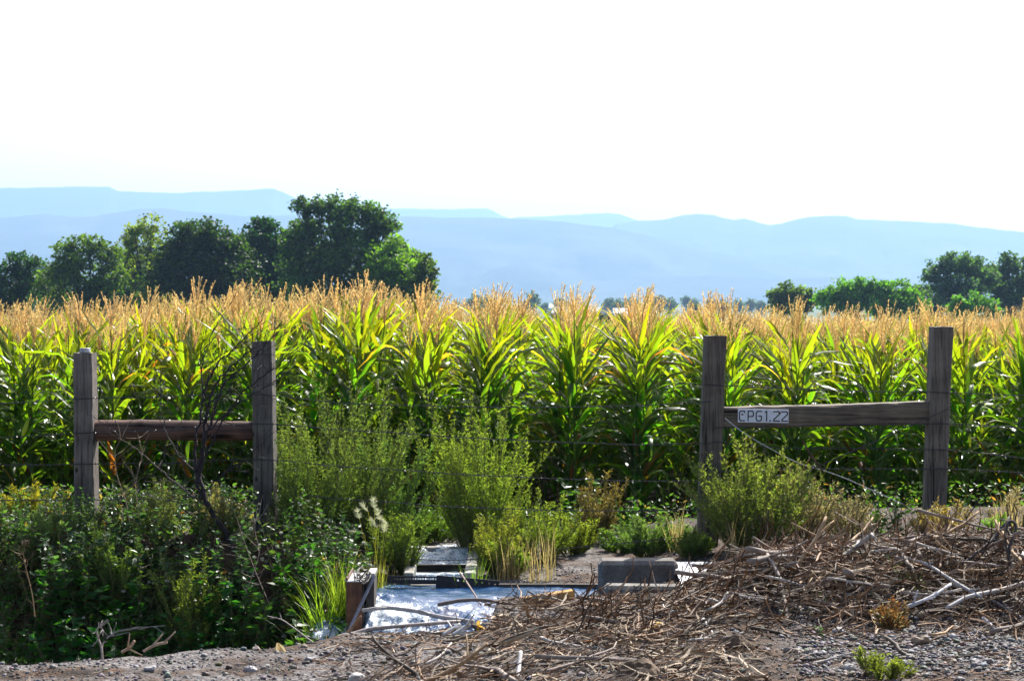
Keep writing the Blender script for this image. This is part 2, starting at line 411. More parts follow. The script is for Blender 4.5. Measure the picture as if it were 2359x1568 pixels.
for k, (d, dep, pts) in enumerate(ridges):
    pxs = np.linspace(pts[0][0], pts[-1][0], 420)
    tops = np.interp(pxs, [p[0] for p in pts], [p[1] for p in pts])
    X = (pxs - 1179.5) / FPX * d
    Zt = CAMZ + (692 - tops) / FPX * d + 5 * fbm(X / 90, X * 0, 40 + k, 3) * (1 if k < 5 else .5)
    vs = np.concatenate([np.linspace(-1, -0.02, 40), [0.0], np.linspace(0.05, 1, 12)])
    Xg = np.repeat(X[None], len(vs), 0)
    V_ = np.repeat(vs[:, None], len(X), 1)
    gul = fbm(Xg / 320, V_ * dep / 420, 60 + k, 5)
    prof = np.where(V_ < 0, (1 - np.abs(V_)) ** 1.35, (1 - V_ * 0.9))
    Zg = -9 - 14 + (Zt[None] + 9 + 14) * prof
    Zg = Zg + gul * np.minimum(Zt[None] * .35, 70) * np.sin(np.pi * np.clip(np.abs(V_), 0, 1)) * (V_ < 0)
    Yg = d + V_ * dep * (1 + 0.25 * vn(Xg / 900, V_ * 0, 80 + k))
    mb = MB(); n2_ = len(X)
    ii = np.arange(len(vs) - 1)[:, None] * n2_ + np.arange(n2_ - 1)[None]
    mb.add(np.stack([Xg * Yg / d, Yg, Zg], -1).reshape(-1, 3), np.stack([ii, ii + 1, ii + n2_ + 1, ii + n2_], -1).reshape(-1, 4))
    tag(mb.build("hills", M_hill, smooth=True), ["farthest flat-topped mesa ridge", "low far ridge between the mesas", "high flat-topped mesa at the left", "rolling ridge with two humps at the right", "long dark middle ridge below the mesas", "low foothills at the valley edge"][k], None, None, "structure")

# ---------------------------------------------------------------- haze
hz = MB(); box(hz, -8900, 8900, -75, 17200, -26, 660)
m, nt, out = NT("haze_air")
pv = nd(nt, "ShaderNodeVolumePrincipled")
pv.inputs['Color'].default_value = (0.35, 0.55, 0.86, 1)
pv.inputs['Density'].default_value = 1 / 11000.0
pv.inputs['Anisotropy'].default_value = 0.35
L(nt, pv.outputs[0], out.inputs['Volume'])
hzo = hz.build("haze", m); tag(hzo, "blue haze over the valley", "haze", None, "stuff")
hzo.display_type = 'WIRE'
# ---------------------------------------------------------------- corn
ROWA = math.atan((1392 - 1179.5) / FPX)
RD = np.array([math.sin(ROWA), math.cos(ROWA)]); RN = np.array([math.cos(ROWA), -math.sin(ROWA)])
def corn_variant(k):
    rg = np.random.default_rng(100 + k)
    h = 1.90 + rg.uniform(-.08, .08)          # stalk height
    lean = rg.uniform(0.00, 0.07)
    def sp(z): return np.array([lean * (z / h) ** 2 * 1.2, 0, z])
    st = MB()
    zs = np.linspace(0, h + .05, 12)
    tube(st, [sp(z) for z in zs], np.interp(zs, [0, 1.2, h], [.014, .011, .005]), 5, (.05, .09, .02), cap=False)
    for z in np.arange(.2, 1.9, .17):
        tube(st, [sp(z - .006), sp(z), sp(z + .006)], [.012, .0155, .012], 6, (.2, .2, .07), cap=False)
    fo = MB()
    nl = 21 + k % 3
    az0 = rg.uniform(-.5, .5)
    for i in range(nl):
        f = i / (nl - 1)
        z = .20 + (h - .37) * f ** .85
        az = az0 + (i % 2) * np.pi + rg.normal(0, .75)
        Ln = np.interp(f, [0, .3, .6, .85, 1], [.66, .80, .80, .66, .54]) * rg.uniform(.75, 1.2)
        W = np.interp(f, [0, .3, .6, 1], [.028, .038, .039, .027]) * rg.uniform(.8, 1.15)
        e0 = R(np.interp(f, [0, .5, 1], [44, 52, 66]) + rg.uniform(-16, 12))
        droop = np.interp(f, [0, .35, .6, .8, 1], [120, 115, 80, 40, 18]) + rg.uniform(-60, 60)
        if rg.random() < .15: droop = max(20, droop - 60)
        e1 = e0 - R(max(8, droop))
        n = 10
        t = np.linspace(0, 1, n)
        th = e0 + (e1 - e0) * t ** 1.6
        if rg.random() < .34 and f < .85:                     # a folded, broken leaf
            th = np.where(t > rg.uniform(.35, .6), th - R(rg.uniform(35, 70)), th)
        th = np.maximum(th, -1.45)
        azt = az + rg.uniform(-.7, .7) * t ** 1.5
        dl = Ln / (n - 1)
        d = np.stack([np.cos(th) * np.cos(azt), np.cos(th) * np.sin(azt), np.sin(th)], -1) * dl
        pts = sp(z) + np.concatenate([[[0, 0, 0]], np.cumsum(d[:-1], 0)])
        tw = rg.uniform(-1.3, 1.3) * t ** 1.4
        hs = np.stack([-np.sin(azt), np.cos(azt), 0 * azt], -1)
        tg = nrm(d); nv = np.cross(hs, tg)
        side = hs * np.cos(tw)[:, None] + nv * np.sin(tw)[:, None]
        w = W * np.clip((t + .12) * 3.2, 0, 1) * np.clip((1 - t) * 1.9, 0.02, 1) ** .8
        dead = rg.random() < (.12 if f < .3 else .02)
        yel = np.clip((f - .6) * 1.4, 0, .55) + rg.uniform(-.15, .15)
        gcol = np.array([.017, .076, .015]) * rg.uniform(.8, 1.2)
        ycol = np.array([.15, .145, .014]); bcol = np.array([.20, .09, .03])
        base = gcol * (1 - max(yel, 0)) + ycol * max(yel, 0)
        if dead: base = bcol * rg.uniform(.7, 1.3)
        tipf = (t ** 3)[:, None] * rg.uniform(0, .6)
        c = base * (1 - tipf) + (np.array([.17, .12, .025]) * tipf)
        edge = c * .75 + ycol * .25
        wav = side * 0 + nv * (np.sin(t * 19 + rg.uniform(0, 6)) * .008 * (w / W))[:, None]
        ribbon(fo, pts + wav, side, w, .3, edge, c * 1.05)
        # sheath
    ta = MB()
    top = sp(h)
    nb = 5 + k % 4
    for j in range(nb + 1):
        if j == 0: a = 0; e = R(86); Ln = .46
        else: a = rg.uniform(0, 2 * np.pi); e = R(rg.uniform(60, 86)); Ln = rg.uniform(.22, .38)
        n = 7; t = np.linspace(0, 1, n)
        d0 = np.array([np.cos(e) * np.cos(a), np.cos(e) * np.sin(a), np.sin(e)])
        bend = np.array([.42, rg.uniform(-.15, .15), 0]) * rg.uniform(.2, 1.0) + np.array([d0[0], d0[1], -.25]) * rg.uniform(0, .6)
        d = nrm(d0 + bend * (t ** 1.4)[:, None]) * Ln / (n - 1)
        b0 = top + np.array([0, 0, (.04 + .12 * rg.random()) if j else 0])
        pts = b0 + np.concatenate([[[0, 0, 0]], np.cumsum(d[:-1], 0)])
        col = np.array([.75, .56, .31]) * rg.uniform(.75, 1.25)
        tube(ta, pts, np.linspace(.0045, .0028, n), 3, col, cap=False)
        m_ = int(Ln / .0125)
        tt = rg.uniform(.08, 1, m_ * 2)
        pp = np.stack([np.interp(tt, t, pts[:, q]) for q in range(3)], -1)
        aa = rg.uniform(0, 2 * np.pi, len(tt))
        TV = np.array([(-.0028, 0, 0), (.0028, 0, 0), (.0022, 0, .014), (-.0022, 0, .014)])
        scatter(ta, TV, np.array([[0, 1, 2, 3]]), None, pp, np.stack([rg.uniform(-.9, .9, len(tt)), rg.uniform(-.9, .9, len(tt)), aa], -1), rg.uniform(.7, 1.3, len(tt)), col * rg.uniform(.8, 1.3, (len(tt), 1)))
    ear = None
    if k % 2 == 0:
        ear = MB(); z = .95 + rg.uniform(-.1, .15); a = rg.choice([0, np.pi]) + rg.uniform(-.5, .5)
        d = np.array([np.cos(a) * .35, np.sin(a) * .35, .93])
        t = np.linspace(0, 1, 8)
        tube(ear, sp(z) + d * (t * .24)[:, None], np.array([.012, .022, .027, .028, .026, .021, .013, .004]), 7, (.22, .27, .09), cap=False)
        for q in range(9):
            dd = nrm(d + rg.normal(0, .35, 3)); b0 = sp(z) + d * .235
            tube(ear, [b0, b0 + dd * .03, b0 + dd * .045 + np.array([0, 0, -.025])], [.002, .002, .001], 3, (.16, .05, .02), cap=False)
    return dict(stalk=st, foliage=fo, tassel=ta, ear=ear)
NV = 9
protos = []
def plant_label(px, row_front, d):
    if px < 190: s = "left of the leftmost wooden post"
    elif px < 610: s = "above the round rail between the left posts"
    elif px < 1000: s = "behind the big green bush beside the second post"
    elif px < 1390: s = "in the middle rows left of the dark gap"
    elif px < 1640: s = "in the middle rows right of the dark gap"
    elif px < 2170: s = "behind the sign rail, between the two right posts"
    else: s = "right of the rightmost post"
    return s
cands = []
rg = np.random.default_rng(5)
OFF0 = (1303 - 1179.5) / FPX * 24.2 - 23.6 * math.sin(ROWA)
all_pts = []
for k in range(-190, 190):
    off = OFF0 + k * .76
    s = 23.5 + rg.normal(0, .35)
    mid_ = -1.6 < off < 2.4
    while s < 190:
        step = .17 if s < 60 else .34
        jx = rg.normal(0, .075 if mid_ else .15); jy = rg.normal(0, .02)
        x = RN[0] * (off + jx) + RD[0] * s; y = RN[1] * (off + jx) + RD[1] * (s + jy)
        if abs(x) < .222 * y + 1.6: all_pts.append((x, y, s))
        s += step * rg.uniform(.85, 1.15)
all_pts = np.array(all_pts)
idx = np.argsort(all_pts[:, 2]); all_pts = all_pts[idx]
inframe = (np.abs(all_pts[:, 0]) < .2145 * all_pts[:, 1] + .35)
nearI = np.where(inframe)[0][:300]
mask = np.zeros(len(all_pts), bool); mask[nearI] = True
def hfac(x, y):
    px = 1179.5 + x / y * FPX
    f = np.interp(px, [0, 300, 500, 700, 900, 1050, 1200, 1500, 1650, 1800, 2359], [.90, .93, .97, 1.0, .98, .95, .945, .94, .91, .885, .885])
    return f + (.93 - f) * sm(27, 45, y)
for q, i in enumerate(nearI):
    x, y, s = all_pts[i]
    px = 1179.5 + x / y * FPX
    v = q % NV
    if q < NV:
        d = corn_variant(v); root = empty("corn_plant"); 
        ch = [d['stalk'].build("stalk", M_corn, root, True), d['foliage'].build("foliage", M_corn, root, True), d['tassel'].build("tassel", M_tassel, root)]
        if d['ear']: ch.append(d['ear'].build("ear", M_corn, root, True))
        protos.append(root)
    else: root = copy_tree(protos[rg.integers(NV)])
    root.location = (x, y, H(x, y) - .02)
    root.rotation_euler = (rg.normal(0, .035), rg.normal(0, .035), rg.normal(0, .5) + (np.pi if rg.random() < .18 else 0))
    f = hfac(x, y) * rg.uniform(.88, 1.06); root.scale = (f, f, f)
    where = plant_label(px, 0, y)
    fr = "row-end corn plant " if s < 24.3 else "second-rank corn plant "
    tag(root, fr + where, "corn plant", "corn plants " + ("at the row ends " if s < 24.3 else "behind the row ends ") + where)
# the rest of the field: one stuff object, geometry-node instances of the plants above
rest = all_pts[~mask]
n = len(rest)
me = bpy.data.meshes.new("corn_field")
me.vertices.add(n)
co = np.stack([rest[:, 0], rest[:, 1], height(rest[:, 0], rest[:, 1], False) - .02], -1)
me.vertices.foreach_set("co", co.astype(np.float32).ravel())
a = me.attributes.new("rot", 'FLOAT_VECTOR', 'POINT')
rot = np.stack([rg.normal(0, .04, n), rg.normal(0, .04, n), rg.normal(0, .35, n) + np.pi * (rg.random(n) < .2)], -1)
a.data.foreach_set("vector", rot.astype(np.float32).ravel())
a = me.attributes.new("scl", 'FLOAT', 'POINT')
a.data.foreach_set("value", (hfac(rest[:, 0], rest[:, 1]) * rg.uniform(.93, 1.04, n)).astype(np.float32))
a = me.attributes.new("idx", 'INT', 'POINT'); a.data.foreach_set("value", rg.integers(0, NV, n).astype(np.int32))
cf = bpy.data.objects.new("corn_field", me); COL.objects.link(cf)
tag(cf, "deep field of tasselled corn stretching back behind the front plants", "corn", None, "stuff")
def gn_instancer(obj, roots, name):
    ng = bpy.data.node_groups.new(name, 'GeometryNodeTree')
    ng.interface.new_socket("Geometry", in_out='INPUT', socket_type='NodeSocketGeometry')
    ng.interface.new_socket("Geometry", in_out='OUTPUT', socket_type='NodeSocketGeometry')
    gi = ng.nodes.new('NodeGroupInput'); go = ng.nodes.new('NodeGroupOutput')
    top = ng.nodes.new('GeometryNodeJoinGeometry')
    for r_ in roots[::-1]:                       # join prepends, so feed in reverse
        jn = ng.nodes.new('GeometryNodeJoinGeometry')
        for c_ in r_.children:
            o_ = ng.nodes.new('GeometryNodeObjectInfo'); o_.inputs['Object'].default_value = c_
            ng.links.new(o_.outputs['Geometry'], jn.inputs[0])
        g2 = ng.nodes.new('GeometryNodeGeometryToInstance'); ng.links.new(jn.outputs[0], g2.inputs[0])
        ng.links.new(g2.outputs[0], top.inputs[0])
    def na(nm, t):
        x_ = ng.nodes.new('GeometryNodeInputNamedAttribute'); x_.data_type = t; x_.inputs[0].default_value = nm; return x_.outputs[0]
    ip = ng.nodes.new('GeometryNodeInstanceOnPoints')
    ng.links.new(gi.outputs[0], ip.inputs['Points']); ng.links.new(top.outputs[0], ip.inputs['Instance'])
    ip.inputs['Pick Instance'].default_value = True
    ng.links.new(na("idx", 'INT'), ip.inputs['Instance Index'])
    er = ng.nodes.new('FunctionNodeEulerToRotation'); ng.links.new(na("rot", 'FLOAT_VECTOR'), er.inputs[0])
    ng.links.new(er.outputs[0], ip.inputs['Rotation']); ng.links.new(na("scl", 'FLOAT'), ip.inputs['Scale'])
    ng.links.new(ip.outputs[0], go.inputs[0])
    md = obj.modifiers.new("plants", 'NODES'); md.node_group = ng
gn_instancer(cf, protos, "corn_instances")
# ---------------------------------------------------------------- fence, sign, wires
m, nt, out = NT("weathered_wood")
at = nd(nt, "ShaderNodeAttribute", attribute_name="tint")
tc = nd(nt, "ShaderNodeTexCoord"); oc = tc.outputs['Object']
def wood(nt, vec_scale, at, oc, crack=True):
    v = mapping(nt, oc, vec_scale)
    g1 = noise(nt, 1.0, 5, v, dist=0.4, rough=0.65)
    g2 = noise(nt, 3.3, 3, v, rough=0.5)
    big = noise(nt, 5, 3, oc)
    c = mixc(nt, 1.0, at.outputs[0], ramp(nt, g1, [(0.3, (.38, .36, .34)), (0.5, (1, 1, 1)), (0.7, (1.55, 1.5, 1.42))]), 'MULTIPLY')
    c = mixc(nt, 0.8, c, ramp(nt, big, [(0.35, (.65, .62, .6)), (0.65, (1.3, 1.28, 1.2))]), 'MULTIPLY')
    g3 = noise(nt, 1.0, 2, mapping(nt, oc, tuple(q * .32 for q in vec_scale)), dist=.3)
    crk = mixc(nt, 1.0, ramp(nt, g2, [(0.30, (.06, .05, .05)), (0.37, (1, 1, 1))]), ramp(nt, g3, [(0.33, (.05, .04, .04)), (0.37, (1, 1, 1))]), 'MULTIPLY')
    c = mixc(nt, 0.9, c, crk, 'MULTIPLY')
    return c, g1
M_wood = m
c, g1 = wood(nt, (62, 62, 2.2), at, oc)
# knots
kv = nd(nt, "ShaderNodeTexVoronoi"); kv.inputs['Scale'].default_value = 1.0; kv.inputs['Randomness'].default_value = 1.0
L(nt, mapping(nt, oc, (6.5, 6.5, 4.2)), kv.inputs['Vector'])
c = mixc(nt, ramp(nt, kv.outputs['Distance'], [(0.05, (1, 1, 1)), (0.10, (0, 0, 0))]), c, (.02, .014, .01))
pb = nd(nt, "ShaderNodeBsdfPrincipled"); L(nt, c, pb.inputs['Base Color']); pb.inputs['Roughness'].default_value = .85; pb.inputs['Specular IOR Level'].default_value = .25
L(nt, bumpn(nt, g1, .8, .006), pb.inputs['Normal']); L(nt, pb.outputs[0], out.inputs[0])
m, nt, out = NT("weathered_rail_wood")
at = nd(nt, "ShaderNodeAttribute", attribute_name="tint"); tc = nd(nt, "ShaderNodeTexCoord"); oc = tc.outputs['Object']
c, g1 = wood(nt, (2.0, 55, 55), at, oc)
pb = nd(nt, "ShaderNodeBsdfPrincipled"); L(nt, c, pb.inputs['Base Color']); pb.inputs['Roughness'].default_value = .85; pb.inputs['Specular IOR Level'].default_value = .25
L(nt, bumpn(nt, g1, .8, .006), pb.inputs['Normal']); L(nt, pb.outputs[0], out.inputs[0])
M_rail = m

FD = 15.0
def post(parent, top, bot, depth, wt, wb, yaw, col, d=FD, name="post"):
    """square timber from pixel top (x,y) to below ground at pixel bot x; wt, wb widths in metres"""
    pt = P(top[0], top[1], d); pbt = P(bot[0], bot[1], d)
    mb = MB(); rg = np.random.default_rng(int(top[0]))
    zs = np.linspace(-.25, pt.z - pbt.z, 26)
    V = []; 
    ax = (pt.x - pbt.x) / (pt.z - pbt.z)
    ns = 12
    for i, z in enumerate(zs):
        f = max(0, z) / (pt.z - pbt.z)
        w = (wb + (wt - wb) * f) / 2; dp = depth / 2
        ring = []
        ch = .010
        pr = [(-w + ch, -dp), (0, -dp), (w - ch, -dp), (w, -dp + ch), (w, 0), (w, dp - ch), (w - ch, dp), (0, dp), (-w + ch, dp), (-w, dp - ch), (-w, 0), (-w, -dp + ch)]
        for (x, y) in pr:
            xr_ = x * math.cos(yaw) - y * math.sin(yaw); yr_ = x * math.sin(yaw) + y * math.cos(yaw)
            ring.append((xr_ + ax * z + rg.normal(0, .0012), yr_ + rg.normal(0, .0012), z + (rg.normal(0, .002) if i == len(zs) - 1 else 0)))
        V += ring
    V += [(ax * zs[-1], 0, zs[-1] - .004)]
    Q = [(r * ns + j, r * ns + (j + 1) % ns, (r + 1) * ns + (j + 1) % ns, (r + 1) * ns + j) for r in range(len(zs) - 1) for j in range(ns)]
    tp = (len(zs) - 1) * ns
    T = [(tp + j, tp + (j + 1) % ns, len(V) - 1) for j in range(ns)]
    mb.add(V, Q, T, col)
    o = mb.build(name, M_wood, parent)
    o.location = Vector((pbt.x, d, pbt.z)) - parent.location
    return o, pt, pbt
GREY = (.15, .13, .12)
# left brace
b0 = P(190, 1210, FD)
lb = empty("wooden_brace", (b0.x, FD, b0.z))
tag(lb, "left fence brace of two grey square posts joined by a round brown rail", "fence brace")
o, pt, _ = post(lb, (196, 812), (201, 1215), .16, .117, .125, R(-3.5), GREY)
tag(o, "leftmost post, with a small metal cap on top")
cp = MB()
th = np.arange(17) * 2 * np.pi / 16
tube(cp, [(0, 0, -.005), (0, 0, .016), (0, 0, .018), (0, 0, .024)], [.034, .034, .031, .031], 16, (.45, .45, .46))
tube(cp, [(0, 0, .024), (0, 0, .028)], [.036, .034], 16, (.5, .5, .52))
c_ = cp.build("cap", M_metal, o, True); c_.location = (pt.x - b0.x - (o.location.x), 0, pt.z - b0.z - o.location.z)
o2, pt2, _ = post(lb, (607, 786), (613, 1235), .16, .125, .130, R(-4), (.115, .105, .095))
tag(o2, "taller dark post beside the big green bush")
rl = MB(); a = P(206, 992, FD + .02); b = P(592, 991, FD + .02)
n = 30; t = np.linspace(0, 1, n); rg = np.random.default_rng(3)
pts = np.array(a)[None] + (np.array(b) - np.array(a))[None] * t[:, None]; pts[:, 2] += .004 * np.sin(t * 5)
tube(rl, pts - np.array(b0)[None], .067 - .006 * t + .001 * rg.normal(0, 1, n), 20, (.12, .07, .055))
tag(rl.build("rail", M_rail, lb, True), "round reddish brown log rail")
# right brace
b1 = P(1630, 1180, FD)
rb_ = empty("wooden_brace", (b1.x, FD, b1.z))
tag(rb_, "right fence brace of two tall posts joined by a flat timber carrying the number plate", "fence brace")
o3, _, _ = post(rb_, (1647, 773), (1632, 1180), .16, .135, .130, R(0), (.12, .10, .085)); tag(o3, "post at the left end of the flat rail")
o4, _, _ = post(rb_, (2168, 752), (2151, 1190), .16, .128, .128, R(0), (.15, .13, .115)); tag(o4, "rightmost and tallest post")
rl = MB()
tl, tr, bl, br = P(1662, 938, FD), P(2146, 924, FD), P(1662, 984, FD), P(2146, 975, FD)
n = 24; V = []
for i in range(n):
    t = i / (n - 1); zt = tl.z + (tr.z - tl.z) * t; zb = bl.z + (br.z - bl.z) * t; x = tl.x + (tr.x - tl.x) * t
    sag = -.006 * math.sin(t * 3.1)
    for (yy, zz) in ((-.055, zb + .01), (-.058, (zt + zb) / 2), (-.055, zt - .012), (-.045, zt), (.055, zt + .004), (.065, zt - .01), (.065, zb + .01), (.055, zb), (-.045, zb)):
        V.append((x - b1.x, yy + .0015 * rg.normal(), zz - b1.z + sag + .0015 * rg.normal()))
ns = 9
Q = [(r * ns + (j + 1) % ns, r * ns + j, (r + 1) * ns + j, (r + 1) * ns + (j + 1) % ns) for r in range(n - 1) for j in range(ns)]
T = [(0, j, j + 1) for j in range(1, ns - 1)] + [((n - 1) * ns, (n - 1) * ns + j + 1, (n - 1) * ns + j) for j in range(1, ns - 1)]
rl.add(V, Q, T, (.14, .115, .09)); tag(rl.build("rail", M_rail, rb_), "squared grey timber rail with a pale top edge")
# number plate
m, nt, out = NT("painted_plate"); pb = nd(nt, "ShaderNodeBsdfPrincipled")
at = nd(nt, "ShaderNodeAttribute", attribute_name="tint"); tc = nd(nt, "ShaderNodeTexCoord")
L(nt, mixc(nt, .35, at.outputs[0], ramp(nt, noise(nt, 30, 4, tc.outputs['Object']), [(0.35, (.75, .73, .68)), (0.6, (1.05, 1.05, 1.05))]), 'MULTIPLY'), pb.inputs['Base Color'])
pb.inputs['Roughness'].default_value = .45; L(nt, pb.outputs[0], out.inputs[0]); M_plate = m
sa = P(1700, 941, FD - .075); sw = (1817 - 1700) / FPX * (FD - .075); sh = 31.5 / FPX * (FD - .075)
sg = empty("number_plate", (sa.x, FD - .066, sa.z - sh)); sg.rotation_euler = (0, R(.9), 0)
tag(sg, "small white plate lettered CPG1.22 screwed to the flat timber rail", "sign")
mb = MB(); box(mb, 0, sw, -.004, .003, 0, sh, (.70, .71, .78), .001); mb.build("plate", M_plate, sg)
gl = {'C': [[(1, .86), (.9, 1), (.18, 1), (0, .82), (0, .16), (.16, 0), (1, 0)]],
      'P': [[(0, 0), (0, 1), (.82, 1), (1, .85), (1, .6), (.85, .45), (.05, .45)]],
      'G': [[(1, 1), (.2, 1), (0, .82), (0, .18), (.2, 0), (.75, 0), (.98, .14), (.98, .5), (.45, .5)]],
      '1': [[(-.3, .93), (0, 1), (0, 0)]], '.': [[(0, .02), (.06, .02)]],
      '2': [[(0, .98), (.85, 1), (1, .86), (1, .72), (.08, .2), (0, .02), (1.05, .02)]]}
lay = [('C', .032, .10), ('P', .20, .105), ('G', .36, .105), ('1', .565, .1), ('.', .632, .05), ('2', .705, .11), ('2', .865, .11)]
lt = MB()
for ch, x0, w in lay:
    for pl in gl[ch]:
        pts = np.array([((x0 + px * w) * sw, 0, (.13 + pz * .70) * sh) for px, pz in pl])
        hw = .0036 if ch != '.' else .005
        for p, q in zip(pts[:-1], pts[1:]):
            dd = (q - p) / np.linalg.norm(q - p); nn_ = np.array([-dd[2], 0, dd[0]]) * hw; ex = dd * hw * .8
            V = [p - ex - nn_, q + ex - nn_, q + ex + nn_, p - ex + nn_]
            V = [v + np.array([0, -.0048, 0]) for v in V] + [v + np.array([0, -.0035, 0]) for v in V]
            lt.add(V, [(0, 1, 2, 3), (1, 0, 4, 5), (2, 1, 5, 6), (3, 2, 6, 7), (0, 3, 7, 4)], None, (.012, .012, .016))
lt.build("lettering", M_plate, sg)
for fx, fz in ((.085, .58), (.832, .74)):
    s_ = MB(); tube(s_, [(0, -.007, 0), (0, -.004, 0)], [.0045, .0065], 8, (.10, .05, .03)); so = s_.build("screw", M_metal, sg, True); so.location = (fx * sw, 0, fz * sh)

# barbed wire strands
M_wire = tint_mat("galvanised_wire", rough=.45, spec=.5, nscale=80, namt=.3, bump=0, metallic=.2)
def wire_strand(pp, label, d=FD - .085, barbs=True, col=(.06, .055, .055), rad=.0020, name="barbed_wire", cat="barbed wire"):
    rg = np.random.default_rng(int(pp[0][1] * 7 + pp[0][0]))
    ctrl = [np.array(P(x, y, d if len(q_) == 0 else q_[0])) for (x, y, *q_) in pp]
    mb = MB(); path = []
    for a_, b_ in zip(ctrl[:-1], ctrl[1:]):
        ln = np.linalg.norm(b_ - a_); n_ = max(3, int(ln / .02))
        t = np.linspace(0, 1, n_, endpoint=False)[:, None]
        path.append(a_ + (b_ - a_) * t)
    path = np.concatenate(path + [ctrl[-1][None]])
    # smooth the corners
    for _ in range(60):
        path[1:-1] = .5 * path[1:-1] + .25 * (path[:-2] + path[2:])
    s = np.arange(len(path)) * .02
    w = np.stack([0 * s, np.cos(s * 110), np.sin(s * 110)], -1) * rad * 1.0
    pth = np.repeat(path, 1, 0)
    kx = fbm(s / .25, s * 0, 7, 2) * .006; pth = pth + np.stack([0 * s, 0 * s, kx], -1)
    tube(mb, pth + w, rad, 4, col, cap=False); tube(mb, pth - w, rad, 4, col, cap=False)
    if barbs:
        i = 4
        while i < len(pth) - 2:
            for q in range(2):
                a_ = rg.uniform(0, np.pi); dd = np.array([rg.uniform(-.4, .4), np.cos(a_), np.sin(a_)]) * .013
                tube(mb, [pth[i] - dd, pth[i], pth[i] + dd], [.0006, .0024, .0006], 3, col, cap=False)
            i += 6
    o = mb.build(name, M_wire); return tag(o, label, cat)
wire_strand([(1560, 880), (1640, 886), (1780, 893), (1900, 898), (2160, 904), (2450, 913)], "top barbed wire strand crossing both right posts")
wire_strand([(-80, 934), (190, 918), (400, 912), (608, 906), (760, 926), (900, 934), (1300, 938), (1480, 934), (1640, 923)], "top barbed wire strand across the left posts and open middle")
wire_strand([(-80, 1012), (190, 997), (380, 990), (608, 973), (800, 990), (1000, 1003), (1300, 1019), (1480, 1024), (1640, 1019)], "barbed wire strand second from the top, behind the round rail")
wire_strand([(-80, 1071), (190, 1069), (400, 1066), (608, 1056), (800, 1075), (1000, 1088), (1300, 1103), (1500, 1108), (1640, 1106)], "third barbed wire strand down, above the weed tops")
wire_strand([(-80, 1150), (190, 1152), (400, 1148), (608, 1129), (800, 1150), (1000, 1164), (1300, 1176), (1500, 1176), (1640, 1171)], "fourth barbed wire strand down, low among the weeds")
wire_strand([(560, 1225), (608, 1232), (800, 1262), (960, 1289), (1100, 1290), (1300, 1262), (1640, 1232)], "lowest barbed wire strand sagging over the flume water")
wire_strand([(1640, 984), (1800, 980), (2160, 975), (2450, 988)], "barbed wire strand under the flat timber rail")
wire_strand([(1640, 1015), (1760, 1030), (1900, 1033), (2160, 1034), (2300, 1048), (2450, 1066)], "barbed wire strand below the rail between the right posts")
wire_strand([(1640, 1085), (1800, 1080), (2160, 1079), (2450, 1092)], "barbed wire strand just over the dry weeds at the right")
wire_strand([(1670, 962), (1700, 992), (1780, 1035), (1848, 1076), (1892, 1077), (1990, 1120), (2080, 1160)], "pale twisted brace wire slanting down from the left end of the rail", d=FD - .10, barbs=False, col=(.55, .55, .52), rad=.0022, name="brace_wire", cat="brace wire")
wire_strand([(2186, 940), (2050, 1000), (1900, 1068), (1780, 1120), (1680, 1160)], "dark brace wire slanting down from the rightmost post", d=FD - .11, barbs=False, col=(.08, .07, .07), rad=.0024, name="brace_wire", cat="brace wire")
ts = MB(); tube(ts, [P(1848, 1013, FD - .12), P(1868, 1048, FD - .12), P(1896, 1085, FD - .12)], [.006, .007, .005], 6, (.12, .07, .05))
tag(ts.build("twist_stick", M_bark), "short dark stick twisted into the brace wire", "stick")
for (dd, zz, lab, yy) in ((0, 0, "loop of fence wire tied round the leftmost post", [918, 997, 1069, 1152]), ):
    pass

# ---------------------------------------------------------------- flume
m, nt, out = NT("concrete")
at = nd(nt, "ShaderNodeAttribute", attribute_name="tint"); tc = nd(nt, "ShaderNodeTexCoord"); oc = tc.outputs['Object']
n1 = noise(nt, 90, 4, oc, rough=.7); n2 = noise(nt, 7, 4, oc); 
c = mixc(nt, .8, at.outputs[0], ramp(nt, n1, [(.3, (.5, .48, .46)), (.65, (1.3, 1.3, 1.28))]), 'MULTIPLY')
c = mixc(nt, .8, c, ramp(nt, n2, [(.35, (.5, .45, .4)), (.6, (1.1, 1.1, 1.1))]), 'MULTIPLY')
pb = nd(nt, "ShaderNodeBsdfPrincipled"); L(nt, c, pb.inputs['Base Color']); pb.inputs['Roughness'].default_value = .9; pb.inputs['Specular IOR Level'].default_value = .2
L(nt, bumpn(nt, n1, .7, .004), pb.inputs['Normal']); L(nt, pb.outputs[0], out.inputs[0]); M_conc = m
def solid(name, x0, x1, y0, y1, z0, z1, mat, col, label, cat, bev=.01, rot=(0, 0, 0), sub=0):
    mb = MB(); cx_, cy__, cz_ = (x0 + x1) / 2, (y0 + y1) / 2, z0
    box(mb, x0 - cx_, x1 - cx_, y0 - cy__, y1 - cy__, 0, z1 - z0, col, bev)
    o = mb.build(name, mat); o.location = (cx_, cy__, cz_); o.rotation_euler = rot
    return tag(o, label, cat)
d1 = 13.75
A_ = P(1380, 1292, d1); B_ = P(1563, 1345, d1)
solid("concrete_block", A_.x, B_.x, d1, d1 + .22, B_.z - .12, A_.z, M_conc, (.18, .165, .155), "larger concrete block with a sunlit rounded top beside the tread plate", "concrete block", .022)
d2 = 13.25
A_ = P(1392, 1350, d2); B_ = P(1575, 1378, d2)
solid("concrete_block", A_.x, B_.x, d2, d2 + .16, B_.z - .18, A_.z, M_conc, (.20, .19, .175), "low concrete slab in front of the larger block", "concrete block", .018, (0, R(.8), 0))
